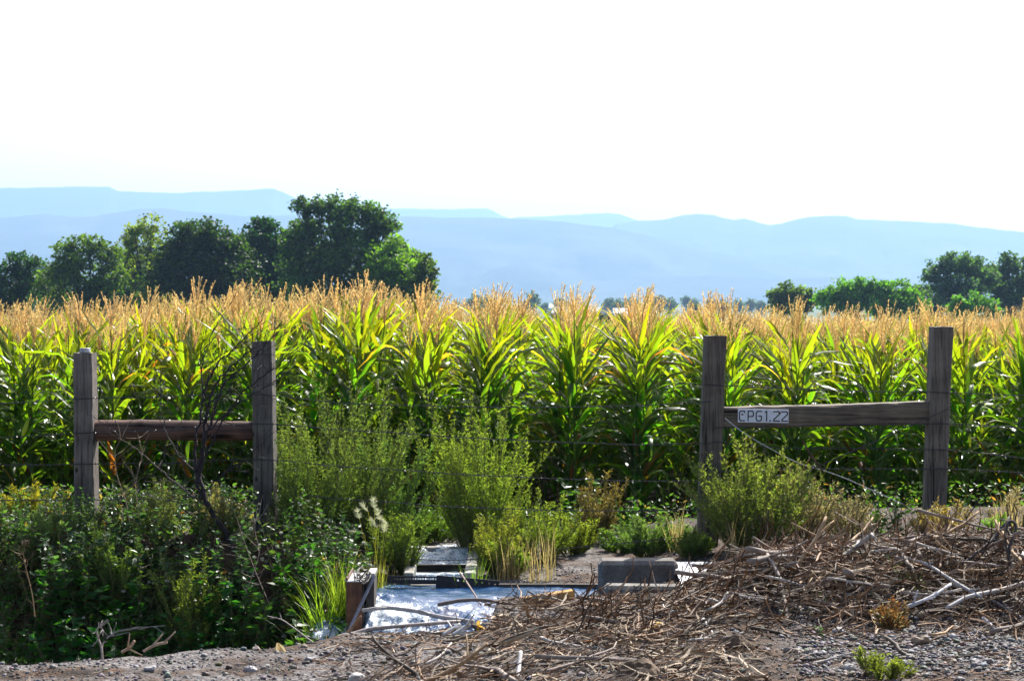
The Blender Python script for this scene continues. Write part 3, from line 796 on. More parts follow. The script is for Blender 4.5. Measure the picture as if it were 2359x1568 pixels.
# tread plate
tp = MB(); wx = .34; wy = .62
box(tp, 0, wx, 0, wy, -.006, 0, (.55, .55, .55), .001)
for i in range(22):
    for j in range(12):
        x = .02 + j * .0275; y = .02 + i * .0275; a = R(45) if (i + j) % 2 else R(-45)
        dx, dy = math.cos(a) * .009, math.sin(a) * .009; ex, ey = -math.sin(a) * .003, math.cos(a) * .003
        tp.add([(x - dx - ex, y - dy - ey, .0002), (x + dx - ex, y + dy - ey, .0002), (x + dx + ex, y + dy + ey, .0002), (x - dx + ex, y - dy + ey, .0002), (x - dx * .6, y - dy * .6, .003), (x + dx * .6, y + dy * .6, .003)],
               [(0, 1, 5, 4), (2, 3, 4, 5)], [(1, 2, 5), (3, 0, 4)], (.6, .6, .6))
M_plate2 = tint_mat("aluminium_plate", rough=.42, spec=.5, nscale=14, namt=.4, bump=.1, metallic=.35)
tpo = tp.build("tread_plate", M_plate2); A_ = P(1572, 1350, 13.32); tpo.location = (A_.x, 13.32, A_.z); tpo.rotation_euler = (R(6.5), 0, R(1.5))
tag(tpo, "pale metal tread plate half buried under the debris beside the concrete block", "metal plate")
# dark plank from the angle bars to the blocks
d3 = 14.30
A_ = P(1148, 1345, d3); B_ = P(1395, 1358, d3)
solid("plank", A_.x, B_.x, d3, d3 + .05, B_.z - .02, A_.z, M_rail, (.10, .08, .065), "thin dark plank along the back of the flume pool", "plank", .003)
# perforated steel bars
def perforated(x0, x1, y, z0, z1, holes, r, hz_, col):
    """upright plate with real round holes"""
    mb = MB(); th_ = .006
    cells = []; s = hz_ * .48
    xs_ = sorted(holes); last = x0
    for hx in xs_:
        s_ = min(s, r * 1.2)
        cells.append(('f', last, hx - s_)); cells.append(('h', hx, s_)); last = hx + s_
    cells.append(('f', last, x1))
    zc = z1 - hz_
    for c_ in cells:
        if c_[0] == 'f':
            if c_[2] - c_[1] > 1e-4: box(mb, c_[1], c_[2], y, y + th_, z0, z1, col)
        else:
            hx, s_ = c_[1], c_[2]
            box(mb, hx - s_, hx + s_, y, y + th_, zc + s_, z1, col); box(mb, hx - s_, hx + s_, y, y + th_, z0, zc - s_, col)
            sq = [(s_, 0), (s_, s_), (0, s_), (-s_, s_), (-s_, 0), (-s_, -s_), (0, -s_), (s_, -s_)]
            ci = [(r * math.cos(a), r * math.sin(a)) for a in np.arange(8) * np.pi / 4]
            V = [(hx + a, y, zc + b) for a, b in sq] + [(hx + a, y, zc + b) for a, b in ci] + [(hx + a, y + th_, zc + b) for a, b in ci]
            Q = [(j, (j + 1) % 8, 8 + (j + 1) % 8, 8 + j) for j in range(8)] + [(8 + j, 8 + (j + 1) % 8, 16 + (j + 1) % 8, 16 + j) for j in range(8)]
            mb.add(V, Q, None, col)
    return mb
db = 14.35
def bar(pxl, pxr, pyt_l, pyt_r, pyb, holes, r, hzp, label, d):
    A_ = P(pxl, pyt_l, d); B_ = P(pxr, pyt_r, d); C_ = P(pxl, pyb, d)
    hx = [(h - pxl) / FPX * d for h in holes]
    mb = perforated(0, B_.x - A_.x, 0, C_.z - A_.z, 0, hx, r, hzp / FPX * d, (.05, .04, .04))
    o = mb.build("perforated_bar", M_metal); o.location = A_; o.rotation_euler = (0, math.atan2(A_.z - B_.z, B_.x - A_.x), 0)
    tag(o, label, "steel bar")
bar(893, 1012, 1325, 1327, 1343, list(np.linspace(911, 1004, 17)), .0061, 6, "dark steel bar with a row of many small holes over the flume pool", db)
bar(1006, 1152, 1324, 1337, 1358, [1056, 1070, 1099, 1113, 1128, 1142], .0065, 8, "wider dark steel bar with six spaced holes over the flume pool", db - .02)
# boards across the channel
A_ = P(940, 1300, 15.0); B_ = P(1082, 1313, 15.0)
solid("check_board", A_.x, B_.x, 15.0, 15.04, B_.z - .05, A_.z, M_rail, (.09, .075, .065), "dark check board across the channel between the two small pools", "board", .004)
A_ = P(930, 1261, 15.85); B_ = P(1090, 1269, 15.85)
solid("check_board", A_.x, B_.x, 15.85, 15.97, B_.z, A_.z, M_rail, (.26, .25, .25), "pale grey plank bridging the channel at the back", "board", .004)
solid("channel_wall", -.66, -.60, 14.52, 16.15, -.5, -.055, M_conc, (.30, .29, .26), "pale concrete side wall at the left of the narrow channel", "concrete wall", .006)
solid("channel_wall", -.29, -.22, 14.52, 16.15, -.5, -.055, M_conc, (.38, .37, .34), "concrete side wall at the right of the narrow channel, under the bush", "concrete wall", .006)
solid("flume_wall", -.62, .66, 14.44, 14.50, -.5, -.12, M_conc, (.2, .19, .17), "back wall of the flume pool below the steel bars", "concrete wall", .006)
# rusty box at the left
rustm, nt, out = NT("rusty_steel")
at = nd(nt, "ShaderNodeAttribute", attribute_name="tint"); tc = nd(nt, "ShaderNodeTexCoord"); oc = tc.outputs['Object']
c = mixc(nt, 1.0, at.outputs[0], ramp(nt, noise(nt, 26, 5, mapping(nt, oc, (1, 1, .3)), rough=.7), [(.3, (.25, .15, .1)), (.5, (1, .9, .8)), (.7, (2.2, 1.7, 1.2))]), 'MULTIPLY')
pb = nd(nt, "ShaderNodeBsdfPrincipled"); L(nt, c, pb.inputs['Base Color']); pb.inputs['Roughness'].default_value = .75; L(nt, pb.outputs[0], out.inputs[0])
dbx = 13.05
gate = empty("steel_headgate", P(798, 1450, dbx)); tag(gate, "rusty steel corner box holding back the water at the left of the pool", "headgate")
gl_ = gate.location
def gpart(name, px0, px1, py0, py1, d0, d1, mat, col, lab=None, bev=.002):
    a_ = P(px0, py0, d0); b_ = P(px1, py1, d0); mb = MB()
    box(mb, a_.x - gl_.x, b_.x - gl_.x, d0 - gl_.y, d1 - gl_.y, b_.z - gl_.z, a_.z - gl_.z, col, bev)
    return tag(mb.build(name, mat, gate), lab)
gpart("side_plate", 797, 834, 1341, 1475, dbx, dbx + .012, rustm, (.13, .055, .025), "rust brown front plate")
gpart("end_plate", 797, 801, 1330, 1470, dbx + .013, dbx + .50, rustm, (.10, .05, .03))
gpart("top_flange", 798, 836, 1338, 1341, dbx + .001, dbx + .42, M_plate2, (.34, .33, .32), "pale lit top flange")
gpart("inner_plate", 832, 838, 1342, 1460, dbx + .013, dbx + .45, rustm, (.04, .03, .025))
gpart("gate_board", 843, 862, 1328, 1400, dbx + .05, dbx + .30, rustm, (.05, .04, .035), "dark gate board")
gpart("cap_block", 846, 863, 1320, 1328, dbx + .04, dbx + .31, M_plate2, (.38, .36, .34), "small pale block on top")
w_ = MB(); rg = np.random.default_rng(8)
for q in range(5):
    t = np.linspace(0, 2 * np.pi, 14); cx_ = P(826 + 14 * rg.random(), 1332, dbx)
    tube(w_, [np.array(cx_ - gl_) + np.array([.035 * math.cos(a), .10 * math.sin(a), .02 * math.sin(a * 2 + q) + .01 * q]) for a in t], .003, 4, (.03, .025, .02))
w_.build("wire_tie", M_wire, gate)
st_ = MB(); a_ = P(862, 1327, dbx - .03); b_ = P(795, 1470, dbx - .30)
tube(st_, [a_, (a_ + b_) / 2, b_], [.009, .009, .009], 6, (.20, .19, .21))
tag(st_.build("steel_rod", M_metal), "straight grey steel rod leaning from the gate down to the gravel edge", "rod")
sk = MB(); tube(sk, [P(797, 1338, dbx + .1), P(803, 1322, dbx + .1)], [.012, .003], 4, (.55, .42, .28)); tag(sk.build("wood_splinter", M_dry), "pointed pale wood splinter standing on the steel box corner", "splinter")
# yellow timber offcut
yb = MB(); a_ = P(1205, 1390, 12.75); b_ = P(1318, 1364, 12.95)
Mx = Matrix.Translation((a_ + b_) / 2) @ Euler((R(4), R(-8), R(10))).to_matrix().to_4x4()
box(yb, -.15, .145, -.03, .03, -.024, .024, (.40, .23, .08), .003, Mx); tag(yb.build("timber_offcut", M_rail), "fresh yellow-brown timber offcut lying at the pool edge", "timber")
pm = MB(); tube(pm, [P(1365, 1268, 16.6), P(1455, 1268, 16.6)], .014, 12, (.62, .66, .66)); tag(pm.build("pale_pipe", M_plate, smooth=True), "pale pipe lying behind the concrete block among the weeds", "pipe")

# ---------------------------------------------------------------- water
m, nt, out = NT("running_water")
geo = nd(nt, "ShaderNodeNewGeometry"); at = nd(nt, "ShaderNodeAttribute", attribute_name="tint")
sp = nd(nt, "ShaderNodeSeparateColor"); L(nt, at.outputs[0], sp.inputs[0])
pos = geo.outputs['Position']
nf = noise(nt, 60, 5, mapping(nt, pos, (1, .8, 1)), dist=1.5, rough=.65); nb_ = noise(nt, 130, 3, mapping(nt, pos, (1, .7, 1)), rough=.6); nl_ = noise(nt, 22, 3, mapping(nt, pos, (1, .6, 1)))
thr = nd(nt, "ShaderNodeMath", operation='SUBTRACT'); thr.inputs[0].default_value = .80
mu = nd(nt, "ShaderNodeMath", operation='MULTIPLY'); mu.inputs[1].default_value = .45; L(nt, sp.outputs[0], mu.inputs[0]); L(nt, mu.outputs[0], thr.inputs[1])
df = nd(nt, "ShaderNodeMath", operation='SUBTRACT'); L(nt, nf, df.inputs[0]); L(nt, thr.outputs[0], df.inputs[1])
mr = nd(nt, "ShaderNodeMapRange"); mr.inputs[1].default_value = 0; mr.inputs[2].default_value = .14; L(nt, df.outputs[0], mr.inputs[0])
w1 = nd(nt, "ShaderNodeBsdfPrincipled"); w1.inputs['Base Color'].default_value = (.02, .07, .17, 1); w1.inputs['Roughness'].default_value = .06
w1.inputs['Specular IOR Level'].default_value = .5
hh = nd(nt, "ShaderNodeMath", operation='ADD'); L(nt, nb_, hh.inputs[0]); L(nt, nl_, hh.inputs[1])
L(nt, bumpn(nt, hh.outputs[0], .45, .008), w1.inputs['Normal'])
w2 = nd(nt, "ShaderNodeBsdfPrincipled"); w2.inputs['Base Color'].default_value = (.55, .61, .66, 1); w2.inputs['Roughness'].default_value = .4; w2.inputs['Specular IOR Level'].default_value = .4
L(nt, bumpn(nt, nf, .6, .008), w2.inputs['Normal'])
mx = nd(nt, "ShaderNodeMixShader"); L(nt, mr.outputs[0], mx.inputs[0]); L(nt, w1.outputs[0], mx.inputs[1]); L(nt, w2.outputs[0], mx.inputs[2]); L(nt, mx.outputs[0], out.inputs[0])
M_water = m
def water(x0, x1, y0, y1, step, zf, ff, label):
    xs_ = np.arange(x0, x1 + step, step); ys_ = np.arange(y0, y1 + step, step); X, Y = np.meshgrid(xs_, ys_)
    Z = zf(X, Y); Fm = np.clip(ff(X, Y), 0, 1); k = len(xs_)
    ii = np.arange(len(ys_) - 1)[:, None] * k + np.arange(k - 1)[None]
    mb = MB(); mb.add(np.stack([X, Y, Z], -1).reshape(-1, 3), np.stack([ii, ii + 1, ii + k + 1, ii + k], -1).reshape(-1, 4), None, np.stack([Fm, Fm, Fm], -1).reshape(-1, 3))
    return tag(mb.build("water", M_water, smooth=True), label, None, None, "structure")
def zf(X, Y):
    z = -.085 + .010 * fbm(X * 9, Y * 14, 1, 3) + .016 * fbm(X * 5, Y * 9, 5, 2)
    z = z + .025 * np.exp(-((Y - 13.42) / .10) ** 2) * sm(.5, -.1, X)          # smooth hump before the spill
    fall = sm(13.30, 12.85, Y) * sm(.45, .1, X)
    z = z - fall * .17
    t = fall * sm(.2, -.2, X)
    z = z + t * (.06 * fbm(X * 22, Y * 22, 11, 4) + .05 * fbm(X * 7, Y * 7, 12, 2))
    z = z + .05 * fbm(X * 20, Y * 20, 15, 4) * sm(-.55, -.82, X) * sm(14.0, 13.5, Y)
    z = z - .035 * sm(13.5, 14.3, Y)
    z = z - .15 * sm(-.80, -.86, X) - .5 * sm(-1.08, -1.25, X)
    z = np.minimum(z, np.where(Y < 12.95, height(X, Y, False) + .45, 9))
    return z
def ff(X, Y):
    f = .10 + .42 * sm(-.35, -.75, X) + .18 * vn(X * 5, Y * 8, 3)
    f = f + .50 * sm(13.36, 13.22, Y) * sm(.5, .2, X)
    f = f - .5 * np.exp(-((Y - 13.45) / .08) ** 2) * sm(-.6, -.4, X)
    f = f - .25 * sm(13.0, 12.8, Y)
    return f
water(-1.15, .68, 11.7, 14.45, .0125, zf, ff, "white water spilling from the flume pool over its front lip")
water(-.60, -.29, 14.50, 14.99, .01, lambda X, Y: -.103 + .008 * fbm(X * 14, Y * 14, 2, 3), lambda X, Y: .62 + .5 * sm(14.8, 14.95, Y) + 0 * X, "small bright pool just behind the steel bars")
water(-.60, -.29, 15.05, 16.05, .01, lambda X, Y: -.078 + .035 * fbm(X * 13, Y * 8, 4, 4) + .03 * sm(15.5, 15.8, Y), lambda X, Y: .85 + .0 * X, "foaming water in the narrow channel before the fence")
# ---------------------------------------------------------------- weeds
def seg_path(p0, d0, Ln, n, rg, bend=(0, 0, 0), jit=.12):
    d = np.array(d0, float); d /= np.linalg.norm(d); pts = [np.array(p0, float)]
    for i in range(n - 1):
        d = d + np.array(bend) / n + rg.normal(0, jit, 3) / math.sqrt(n); d /= np.linalg.norm(d)
        pts.append(pts[-1] + d * Ln / (n - 1))
    return np.array(pts)
LEAF1_V = np.array([(-.13, .0, 0), (.13, .0, 0), (.5, .4, .05), (0, 1, -.02), (-.5, .4, .05), (0, .42, -.05)], float)
LEAF1_V[:, 0] *= .5
LEAF1_T = np.array([(0, 1, 5), (1, 2, 5), (2, 3, 5), (3, 4, 5), (4, 0, 5)])
NEED_V = np.array([(-.10, 0, 0), (.10, 0, 0), (.09, .6, .04), (0, 1, 0), (-.09, .6, .04)], float)
NEED_T = np.array([(0, 1, 2), (0, 2, 4), (4, 2, 3)])
def dir_rot(d, rg, spread=.0):
    """euler so that the template's +Y points along d, random roll"""
    n = len(d)
    rz = np.arctan2(-d[:, 0], d[:, 1]); rx = np.arcsin(np.clip(d[:, 2], -1, 1))
    return np.stack([rx, rg.uniform(-spread, spread, n), rz], -1)
def kochia(h, w, rg, nst=34, green=(.085, .15, .035), tip=(.20, .27, .08), dry=0.0, leafn=1.0):
    st = MB(); lf = MB()
    P_, D_, C_ = [], [], []
    for s in range(nst):
        a = rg.uniform(0, 2 * np.pi); rad = math.sqrt(rg.random())
        Ln = h * (1.08 - .30 * rad) * rg.uniform(.70, 1.12)
        tx = rad * .80 * min(1.4, w / h * 1.5)
        low = rg.random() < .35
        if low: Ln *= rg.uniform(.35, .65); tx *= 1.35
        d0 = (math.cos(a) * tx, math.sin(a) * tx, 1)
        pts = seg_path((math.cos(a) * rad * w * .35, math.sin(a) * rad * w * .35, 0), d0, Ln, 9, rg, (0, 0, .12), .14)
        tube(st, pts, np.linspace(.0045, .0012, 9), 4, np.array([.14, .13, .05]) * rg.uniform(.7, 1.3), cap=False)
        nt_ = 24
        for q in range(nt_):
            t = .02 + .98 * ((q + rg.random()) / nt_) ** .8
            b0 = np.array([np.interp(t * 8, range(9), pts[:, k]) for k in range(3)])
            i = min(7, int(t * 8)); tg = nrm(pts[i + 1] - pts[i])
            aa = rg.uniform(0, 2 * np.pi); o = np.array([math.cos(aa), math.sin(aa), .35])
            tl = (.24 * (1 - t) + .075) * rg.uniform(.6, 1.2) * (h / 1.0) ** .5
            kk_ = .42 if t > .5 else .85
            tp = seg_path(b0, tg * 1.0 + o * kk_, tl, 5, rg, (0, 0, .35), .12)
            tube(st, tp, np.linspace(.0016, .0007, 5), 3, (.17, .17, .06), cap=False)
            m_ = int(tl / .0080 * leafn) + 3
            tt = rg.random(m_) * 4
            pp = np.stack([np.interp(tt, range(5), tp[:, k]) for k in range(3)], -1)
            dd = nrm(nrm(tp[-1] - tp[0]) * 1.0 + rg.normal(0, .42, (m_, 3)) + np.array([0, 0, .2]))
            P_.append(pp); D_.append(dd)
            mixf = np.clip(t * .8 + rg.uniform(-.3, .3, (m_, 1)), 0, 1)
            cc = np.array(green) * (1 - mixf) + np.array(tip) * mixf
            if dry: 
                k_ = rg.random((m_, 1)) < dry; cc = np.where(k_, np.array([.26, .21, .25]) * rg.uniform(.6, 1.3, (m_, 1)), cc)
            C_.append(cc * rg.uniform(.5, .95))
    Pn, Dn, Cn = np.concatenate(P_), np.concatenate(D_), np.concatenate(C_)
    scatter(lf, NEED_V, None, NEED_T, Pn, dir_rot(Dn, rg, 1.5), rg.uniform(.012, .026, len(Pn)), Cn)
    return st, lf
def place(name, builders, px, py, d, label, cat, group=None, rz=0., s=1., z=None):
    p = P(px, py, d); gz = H(p.x, d) if z is None else z
    r = empty(name, (p.x, d, gz - .01), rz); r.scale = (s, s, s)
    for nm, mb, mat in builders: mb.build(nm, mat, r)
    return tag(r, label, cat, group)
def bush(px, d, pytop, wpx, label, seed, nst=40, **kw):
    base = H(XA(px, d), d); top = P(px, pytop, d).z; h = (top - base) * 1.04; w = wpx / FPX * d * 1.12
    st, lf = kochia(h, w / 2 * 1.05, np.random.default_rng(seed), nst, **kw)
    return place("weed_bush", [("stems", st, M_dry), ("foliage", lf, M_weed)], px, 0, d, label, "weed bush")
bush(780, 15.45, 885, 300, "largest fine-leaved green bush, crowding the taller left post", 1, 60, green=(.07, .13, .045), tip=(.14, .22, .07))
bush(880, 15.7, 1000, 180, "right shoulder of the large bush, feathery green plant above the foxtail grass", 2, 36, green=(.07, .13, .045), tip=(.15, .23, .075))
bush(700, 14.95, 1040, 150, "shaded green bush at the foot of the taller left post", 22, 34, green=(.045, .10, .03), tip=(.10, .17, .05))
bush(1105, 15.9, 920, 215, "tall yellow-green pointed bush in the middle, behind the flume", 3, 60, green=(.11, .17, .03), tip=(.26, .30, .07))
bush(1235, 15.5, 1140, 190, "lower yellow-green bush right of the tall pointed one", 4, 34, green=(.11, .16, .03), tip=(.24, .28, .07))
bush(1320, 15.8, 1190, 120, "small yellow-green bush behind the bare gravel patch", 5, 22, green=(.12, .16, .03), tip=(.25, .28, .06))
bush(915, 14.95, 1190, 110, "low feathery bush leaning over the left side of the narrow channel", 41, 24, green=(.06, .12, .03), tip=(.14, .21, .05))
bush(1150, 14.9, 1180, 130, "feathery low bush on the right lip of the narrow channel", 42, 30, green=(.09, .15, .03), tip=(.22, .26, .06))
bush(1010, 16.6, 1170, 140, "green bush closing the back of the narrow channel", 43, 28, green=(.06, .13, .03), tip=(.15, .22, .05))
bush(1430, 15.9, 1215, 130, "low sprawling green weed right of the golden one", 44, 22, green=(.07, .14, .03), tip=(.17, .23, .07))
bush(950, 16.5, 1150, 160, "low green bush between the two large ones", 6, 26, green=(.06, .12, .03), tip=(.13, .2, .06))
bush(1500, 15.2, 1180, 170, "low grey-green bush behind the large concrete block", 7, 34, green=(.07, .13, .05), tip=(.17, .24, .11))
bush(1600, 14.6, 1215, 110, "small green tuft bush at the foot of the sign post", 8, 22, green=(.06, .12, .03), tip=(.15, .22, .07))
bush(1735, 14.55, 1030, 250, "rounded light green bush below the number plate", 9, 62, green=(.10, .16, .035), tip=(.26, .30, .10), dry=.06)
bush(1850, 14.9, 1085, 170, "half dry grey-tan bush right of the rounded green bush", 10, 30, green=(.16, .15, .08), tip=(.30, .25, .16), dry=.75, leafn=.35)
bush(1960, 15.0, 1120, 170, "dry straw-coloured tangle under the twisted wires", 11, 28, green=(.2, .15, .09), tip=(.34, .27, .18), dry=.95, leafn=.25)
bush(1375, 16.6, 1085, 90, "golden seeding weed standing before the dark corn gap", 12, 22, green=(.10, .085, .03), tip=(.17, .13, .05), dry=.2, leafn=.8)
bush(2175, 14.2, 1165, 130, "low orange-brown matted plant at the foot of the rightmost post", 13, 40, green=(.22, .12, .04), tip=(.30, .18, .06), dry=.5)
bush(2290, 14.0, 1190, 90, "small bright green mat plant right of the orange one", 14, 26, green=(.09, .2, .03), tip=(.16, .3, .06))
bush(2040, 10.15, 1490, 190, "yellow-green feathery tuft at the bottom edge of the photo", 15, 13, leafn=.45, green=(.11, .14, .03), tip=(.22, .24, .07))
bush(2060, 11.6, 1385, 80, "rust-orange dead tuft on the gravel slope", 16, 14, green=(.15, .075, .035), tip=(.2, .10, .05), dry=.3, leafn=.35)
bush(775, 14.0, 1290, 100, "rust-tinged dry grass-like weed left of the headgate", 17, 16, green=(.30, .18, .06), tip=(.38, .25, .1), dry=.7, leafn=.4)
bush(2330, 15.2, 1120, 150, "pale dry weed at the right edge of the photo", 18, 18, green=(.32, .25, .12), tip=(.4, .3, .16), dry=.9, leafn=.3)
bush(1170, 14.85, 1240, 120, "small green weed overhanging the perforated bars", 19, 18, green=(.10, .15, .03), tip=(.2, .26, .07))
bush(60, 15.6, 1110, 170, "yellow-flecked weed at the left edge in front of the corn", 20, 26, green=(.14, .18, .03), tip=(.34, .30, .04))

bush(355, 14.75, 1115, 120, "thin grey-green weed below the middle of the round rail", 45, 20, green=(.08, .13, .06), tip=(.2, .24, .13), leafn=.7)
bush(120, 14.6, 1165, 130, "pale feathery weed left of the leftmost post foot", 46, 22, green=(.07, .13, .05), tip=(.18, .24, .12), leafn=.8)
bush(505, 14.8, 1120, 110, "brownish green weed against the trunk of the dead shrub", 47, 18, green=(.12, .12, .05), tip=(.24, .2, .1), dry=.4, leafn=.6)
bush(250, 14.2, 1230, 120, "mid green weed just right of the leftmost post foot", 48, 22, green=(.06, .13, .03), tip=(.15, .22, .07))
bush(450, 13.9, 1290, 110, "yellow-green weed beside the grey-blue rock", 49, 20, green=(.09, .14, .03), tip=(.2, .24, .06))
# broad-leaved weeds
def leafy(rg, h=.5, nst=6, leaf=.05, green=(.06, .13, .035), autumn=.06, heads=0, spread=.5):
    st = MB(); lf = MB(); hd = MB(); hp = []
    P_, D_, C_, S_ = [], [], [], []
    for s in range(nst):
        a = rg.uniform(0, 2 * np.pi); tx = rg.uniform(.1, spread)
        Ln = h * rg.uniform(.6, 1.1)
        pts = seg_path((rg.normal(0, .03), rg.normal(0, .03), 0), (math.cos(a) * tx, math.sin(a) * tx, 1), Ln, 7, rg, (0, 0, .2), .15)
        tube(st, pts, np.linspace(.004, .0015, 7), 4, np.array([.12, .12, .05]) * rg.uniform(.7, 1.3), cap=False)
        m_ = int(Ln / .016); t = rg.uniform(.08, 1, m_) * 6
        pp = np.stack([np.interp(t, range(7), pts[:, k]) for k in range(3)], -1)
        aa = rg.uniform(0, 2 * np.pi, m_)
        dd = nrm(np.stack([np.cos(aa), np.sin(aa), rg.uniform(-.4, .8, m_)], -1))
        P_.append(pp); D_.append(dd); S_.append(leaf * rg.uniform(.5, 1.25, m_) * (1.1 - .06 * t))
        c = np.array(green) * rg.uniform(.7, 1.35, (m_, 1))
        k_ = rg.random((m_, 1)) < autumn
        c = np.where(k_, np.array([.13, .065, .02]) * rg.uniform(.4, 1.1, (m_, 1)), c); C_.append(c)
        # side sprigs
        for q in range(4):
            i = rg.integers(2, 6); o = nrm(rg.normal(0, 1, 3) + np.array([0, 0, .8]))
            tp = seg_path(pts[i], o, .10 * h / .5, 4, rg)
            tube(st, tp, [.0015, .0012, .001, .0008], 3, (.13, .13, .05), cap=False)
            if heads and rg.random() < heads: hp.append(tp[-1])
        if heads and rg.random() < heads: hp.append(pts[-1])
    Pn, Dn, Cn, Sn = map(np.concatenate, (P_, D_, C_, S_))
    scatter(lf, LEAF1_V * np.array([1.1, 1, 1]), None, LEAF1_T, Pn, dir_rot(Dn, rg, .9), Sn, Cn)
    out = [("stems", st, M_dry), ("leaves", lf, M_weed)]
    for p in hp:
        mb = MB(); rr = rg.uniform(.009, .015)
        nn_ = 46; dd = nrm(rg.normal(0, 1, (nn_, 3)))
        scatter(mb, NEED_V * np.array([1.2, 1, 1]), None, NEED_T, np.repeat(p[None], nn_, 0), dir_rot(dd, rg, 1.5), rr, np.full((nn_, 3), .62))
        mb.add(p + ICO_V * rr * .55, None, ICO_T, (.5, .48, .44))
        out.append(("seed_head", mb, M_tassel))
    return out
LP = []
specs = [(.52, 8, .055, (.042, .095, .032), .04, .09), (.40, 9, .038, (.04, .085, .018), .08, .04), (.52, 7, .065, (.038, .085, .04), .03, .10), (.34, 10, .05, (.028, .085, .015), .03, 0), (.44, 8, .032, (.06, .085, .018), .15, .03), (.5, 7, .08, (.026, .09, .016), .02, 0)]
for i, (h, ns_, lfz, gcol, au, hd_) in enumerate(specs):
    r = empty("leafy_weed")
    for nm, mb, mat in leafy(np.random.default_rng(200 + i), h, ns_, lfz, gcol, au, hd_): mb.build(nm, mat, r)
    LP.append(r)
used = set()
def put_leafy(v, x, y, s, label, group, rz=None, sink=.02):
    r = LP[v] if v not in used else copy_tree(LP[v]); used.add(v)
    r.location = (x, y, H(x, y) - sink); r.scale = (s, s, s); r.rotation_euler = (rg.normal(0, .12), rg.normal(0, .12), rg.uniform(0, 6.28) if rz is None else rz)
    return tag(r, label, "leafy weed", group)
rg = np.random.default_rng(77)
for i in range(295):
    y = rg.uniform(13.3, 14.65) if rg.random() < .66 else (rg.uniform(12.5, 13.3) if rg.random() < .45 else rg.uniform(14.6, 15.9))
    x = rg.uniform(-.218, -.072) * y
    px = 1179.5 + x / y * FPX
    if 500 < px < 660 and 12.9 < y < 14.5 and rg.random() < .55: continue
    up = y > 14.05
    v = int(rg.choice([0, 1, 2, 4])) if up else int(rg.choice([1, 3, 3, 5, 5, 4]))
    s = rg.uniform(.75, 1.15) * np.interp(y, [14.2, 14.7], [1, .6])
    if px < 210: wh = "left of the leftmost post"
    elif px < 480: wh = "below the round rail"
    else: wh = "near the taller left post"
    lab = ("white-tufted weed high on the ditch bank, " if v in (0, 2) else "leafy green weed high on the ditch bank, ") + wh if up else "dark leafy weed low in the shaded ditch, " + wh
    put_leafy(v, x, y, s, lab, lab.replace("weed", "weeds", 1))
for (px, d, v, s, lab) in ((1345, 17.2, 5, .95, "bright leafy weed by the golden one, before the dark corn"), (1465, 16.4, 5, .6, "broad bright green leaves behind the grey-green bush"),
                           (1620, 16.0, 3, .8, "leafy weed showing left of the sign post foot"), (2075, 14.4, 3, 1.0, "dark green dense weed clump right of the dry tangle"),
                           (2020, 14.5, 3, .8, "dark green weed left beside the dense clump"), (2115, 14.5, 3, .8, "dark green weed right beside the dense clump"),
                           (640, 13.2, 5, .7, "shaded leafy weed at the foot of the bare dirt bank"), (700, 13.5, 3, .8, "green leafy weed between dirt bank and headgate"),
                           (2075, 12.25, 1, .42, "small green sprig growing through the grey driftwood"), (2130, 12.1, 4, .45, "trailing green sprig hanging over the driftwood pile"),
                           (1895, 12.0, 1, .3, "tiny green sprout in the middle of the debris"), (1890, 11.3, 3, .25, "tiny bright sprout on the brown dirt patch"),
                           (960, 16.9, 3, .8, "broad-leaved weed between the two big bushes"), (1990, 12.6, 4, .35, "small sprout near the top of the debris pile")):
    put_leafy(v, XA(px, d), d, s, lab, None)

# ground cover stuff on the banks
gc = MB(); n = 105000
y = rg.uniform(11.6, 24.0, n); x = rg.uniform(-.26, .26, n) * y
dens = np.where(y < 15.9, (1 - sm(-.95, -.80, x)) * sm(11.6, 12.6, y) * 1.4, np.where((y > 18.5), .05, np.where(x > .8, .10, .2)))
pxx = 1179.5 + x / y * FPX
dens = np.where((y < 15.2) & (pxx > 490) & (pxx < 660) & (y > 12.6), .05, dens)
dens = dens * (.35 + 1.3 * np.clip(vn(x * 2.5, y * 2.5, 33) + .5, 0, 1)) * np.where((y > 13.2) & (y < 14.8), 2.2, 1)
dens = np.where((y < 18) & (y > 14) & (x > -.8) & (x < .95), dens * .5, dens)
k_ = rg.random(n) < dens; x, y = x[k_], y[k_]
z = height(x, y) + rg.uniform(0, .09, len(x)) * (1 + (y > 16) * 1.2)
m_ = len(x); aa = rg.uniform(0, 6.28, m_); dd = nrm(np.stack([np.cos(aa), np.sin(aa), rg.uniform(-.2, 1.3, m_)], -1))
cc = np.array([.03, .075, .015]) * rg.uniform(.6, 1.6, (m_, 1)); q_ = rg.random((m_, 1)); cc = np.where(q_ < .14, np.array([.18, .14, .06]), cc); cc = np.where(q_ > .975, np.array([.24, .12, .04]), cc)
scatter(gc, LEAF1_V, None, LEAF1_T, np.stack([x, y, z], -1), dir_rot(dd, rg, .8), rg.uniform(.02, .055, m_), cc)
tag(gc.build("ground_cover", M_weed), "low mixed leaves covering the ditch bank and verge", "ground cover", None, "stuff")

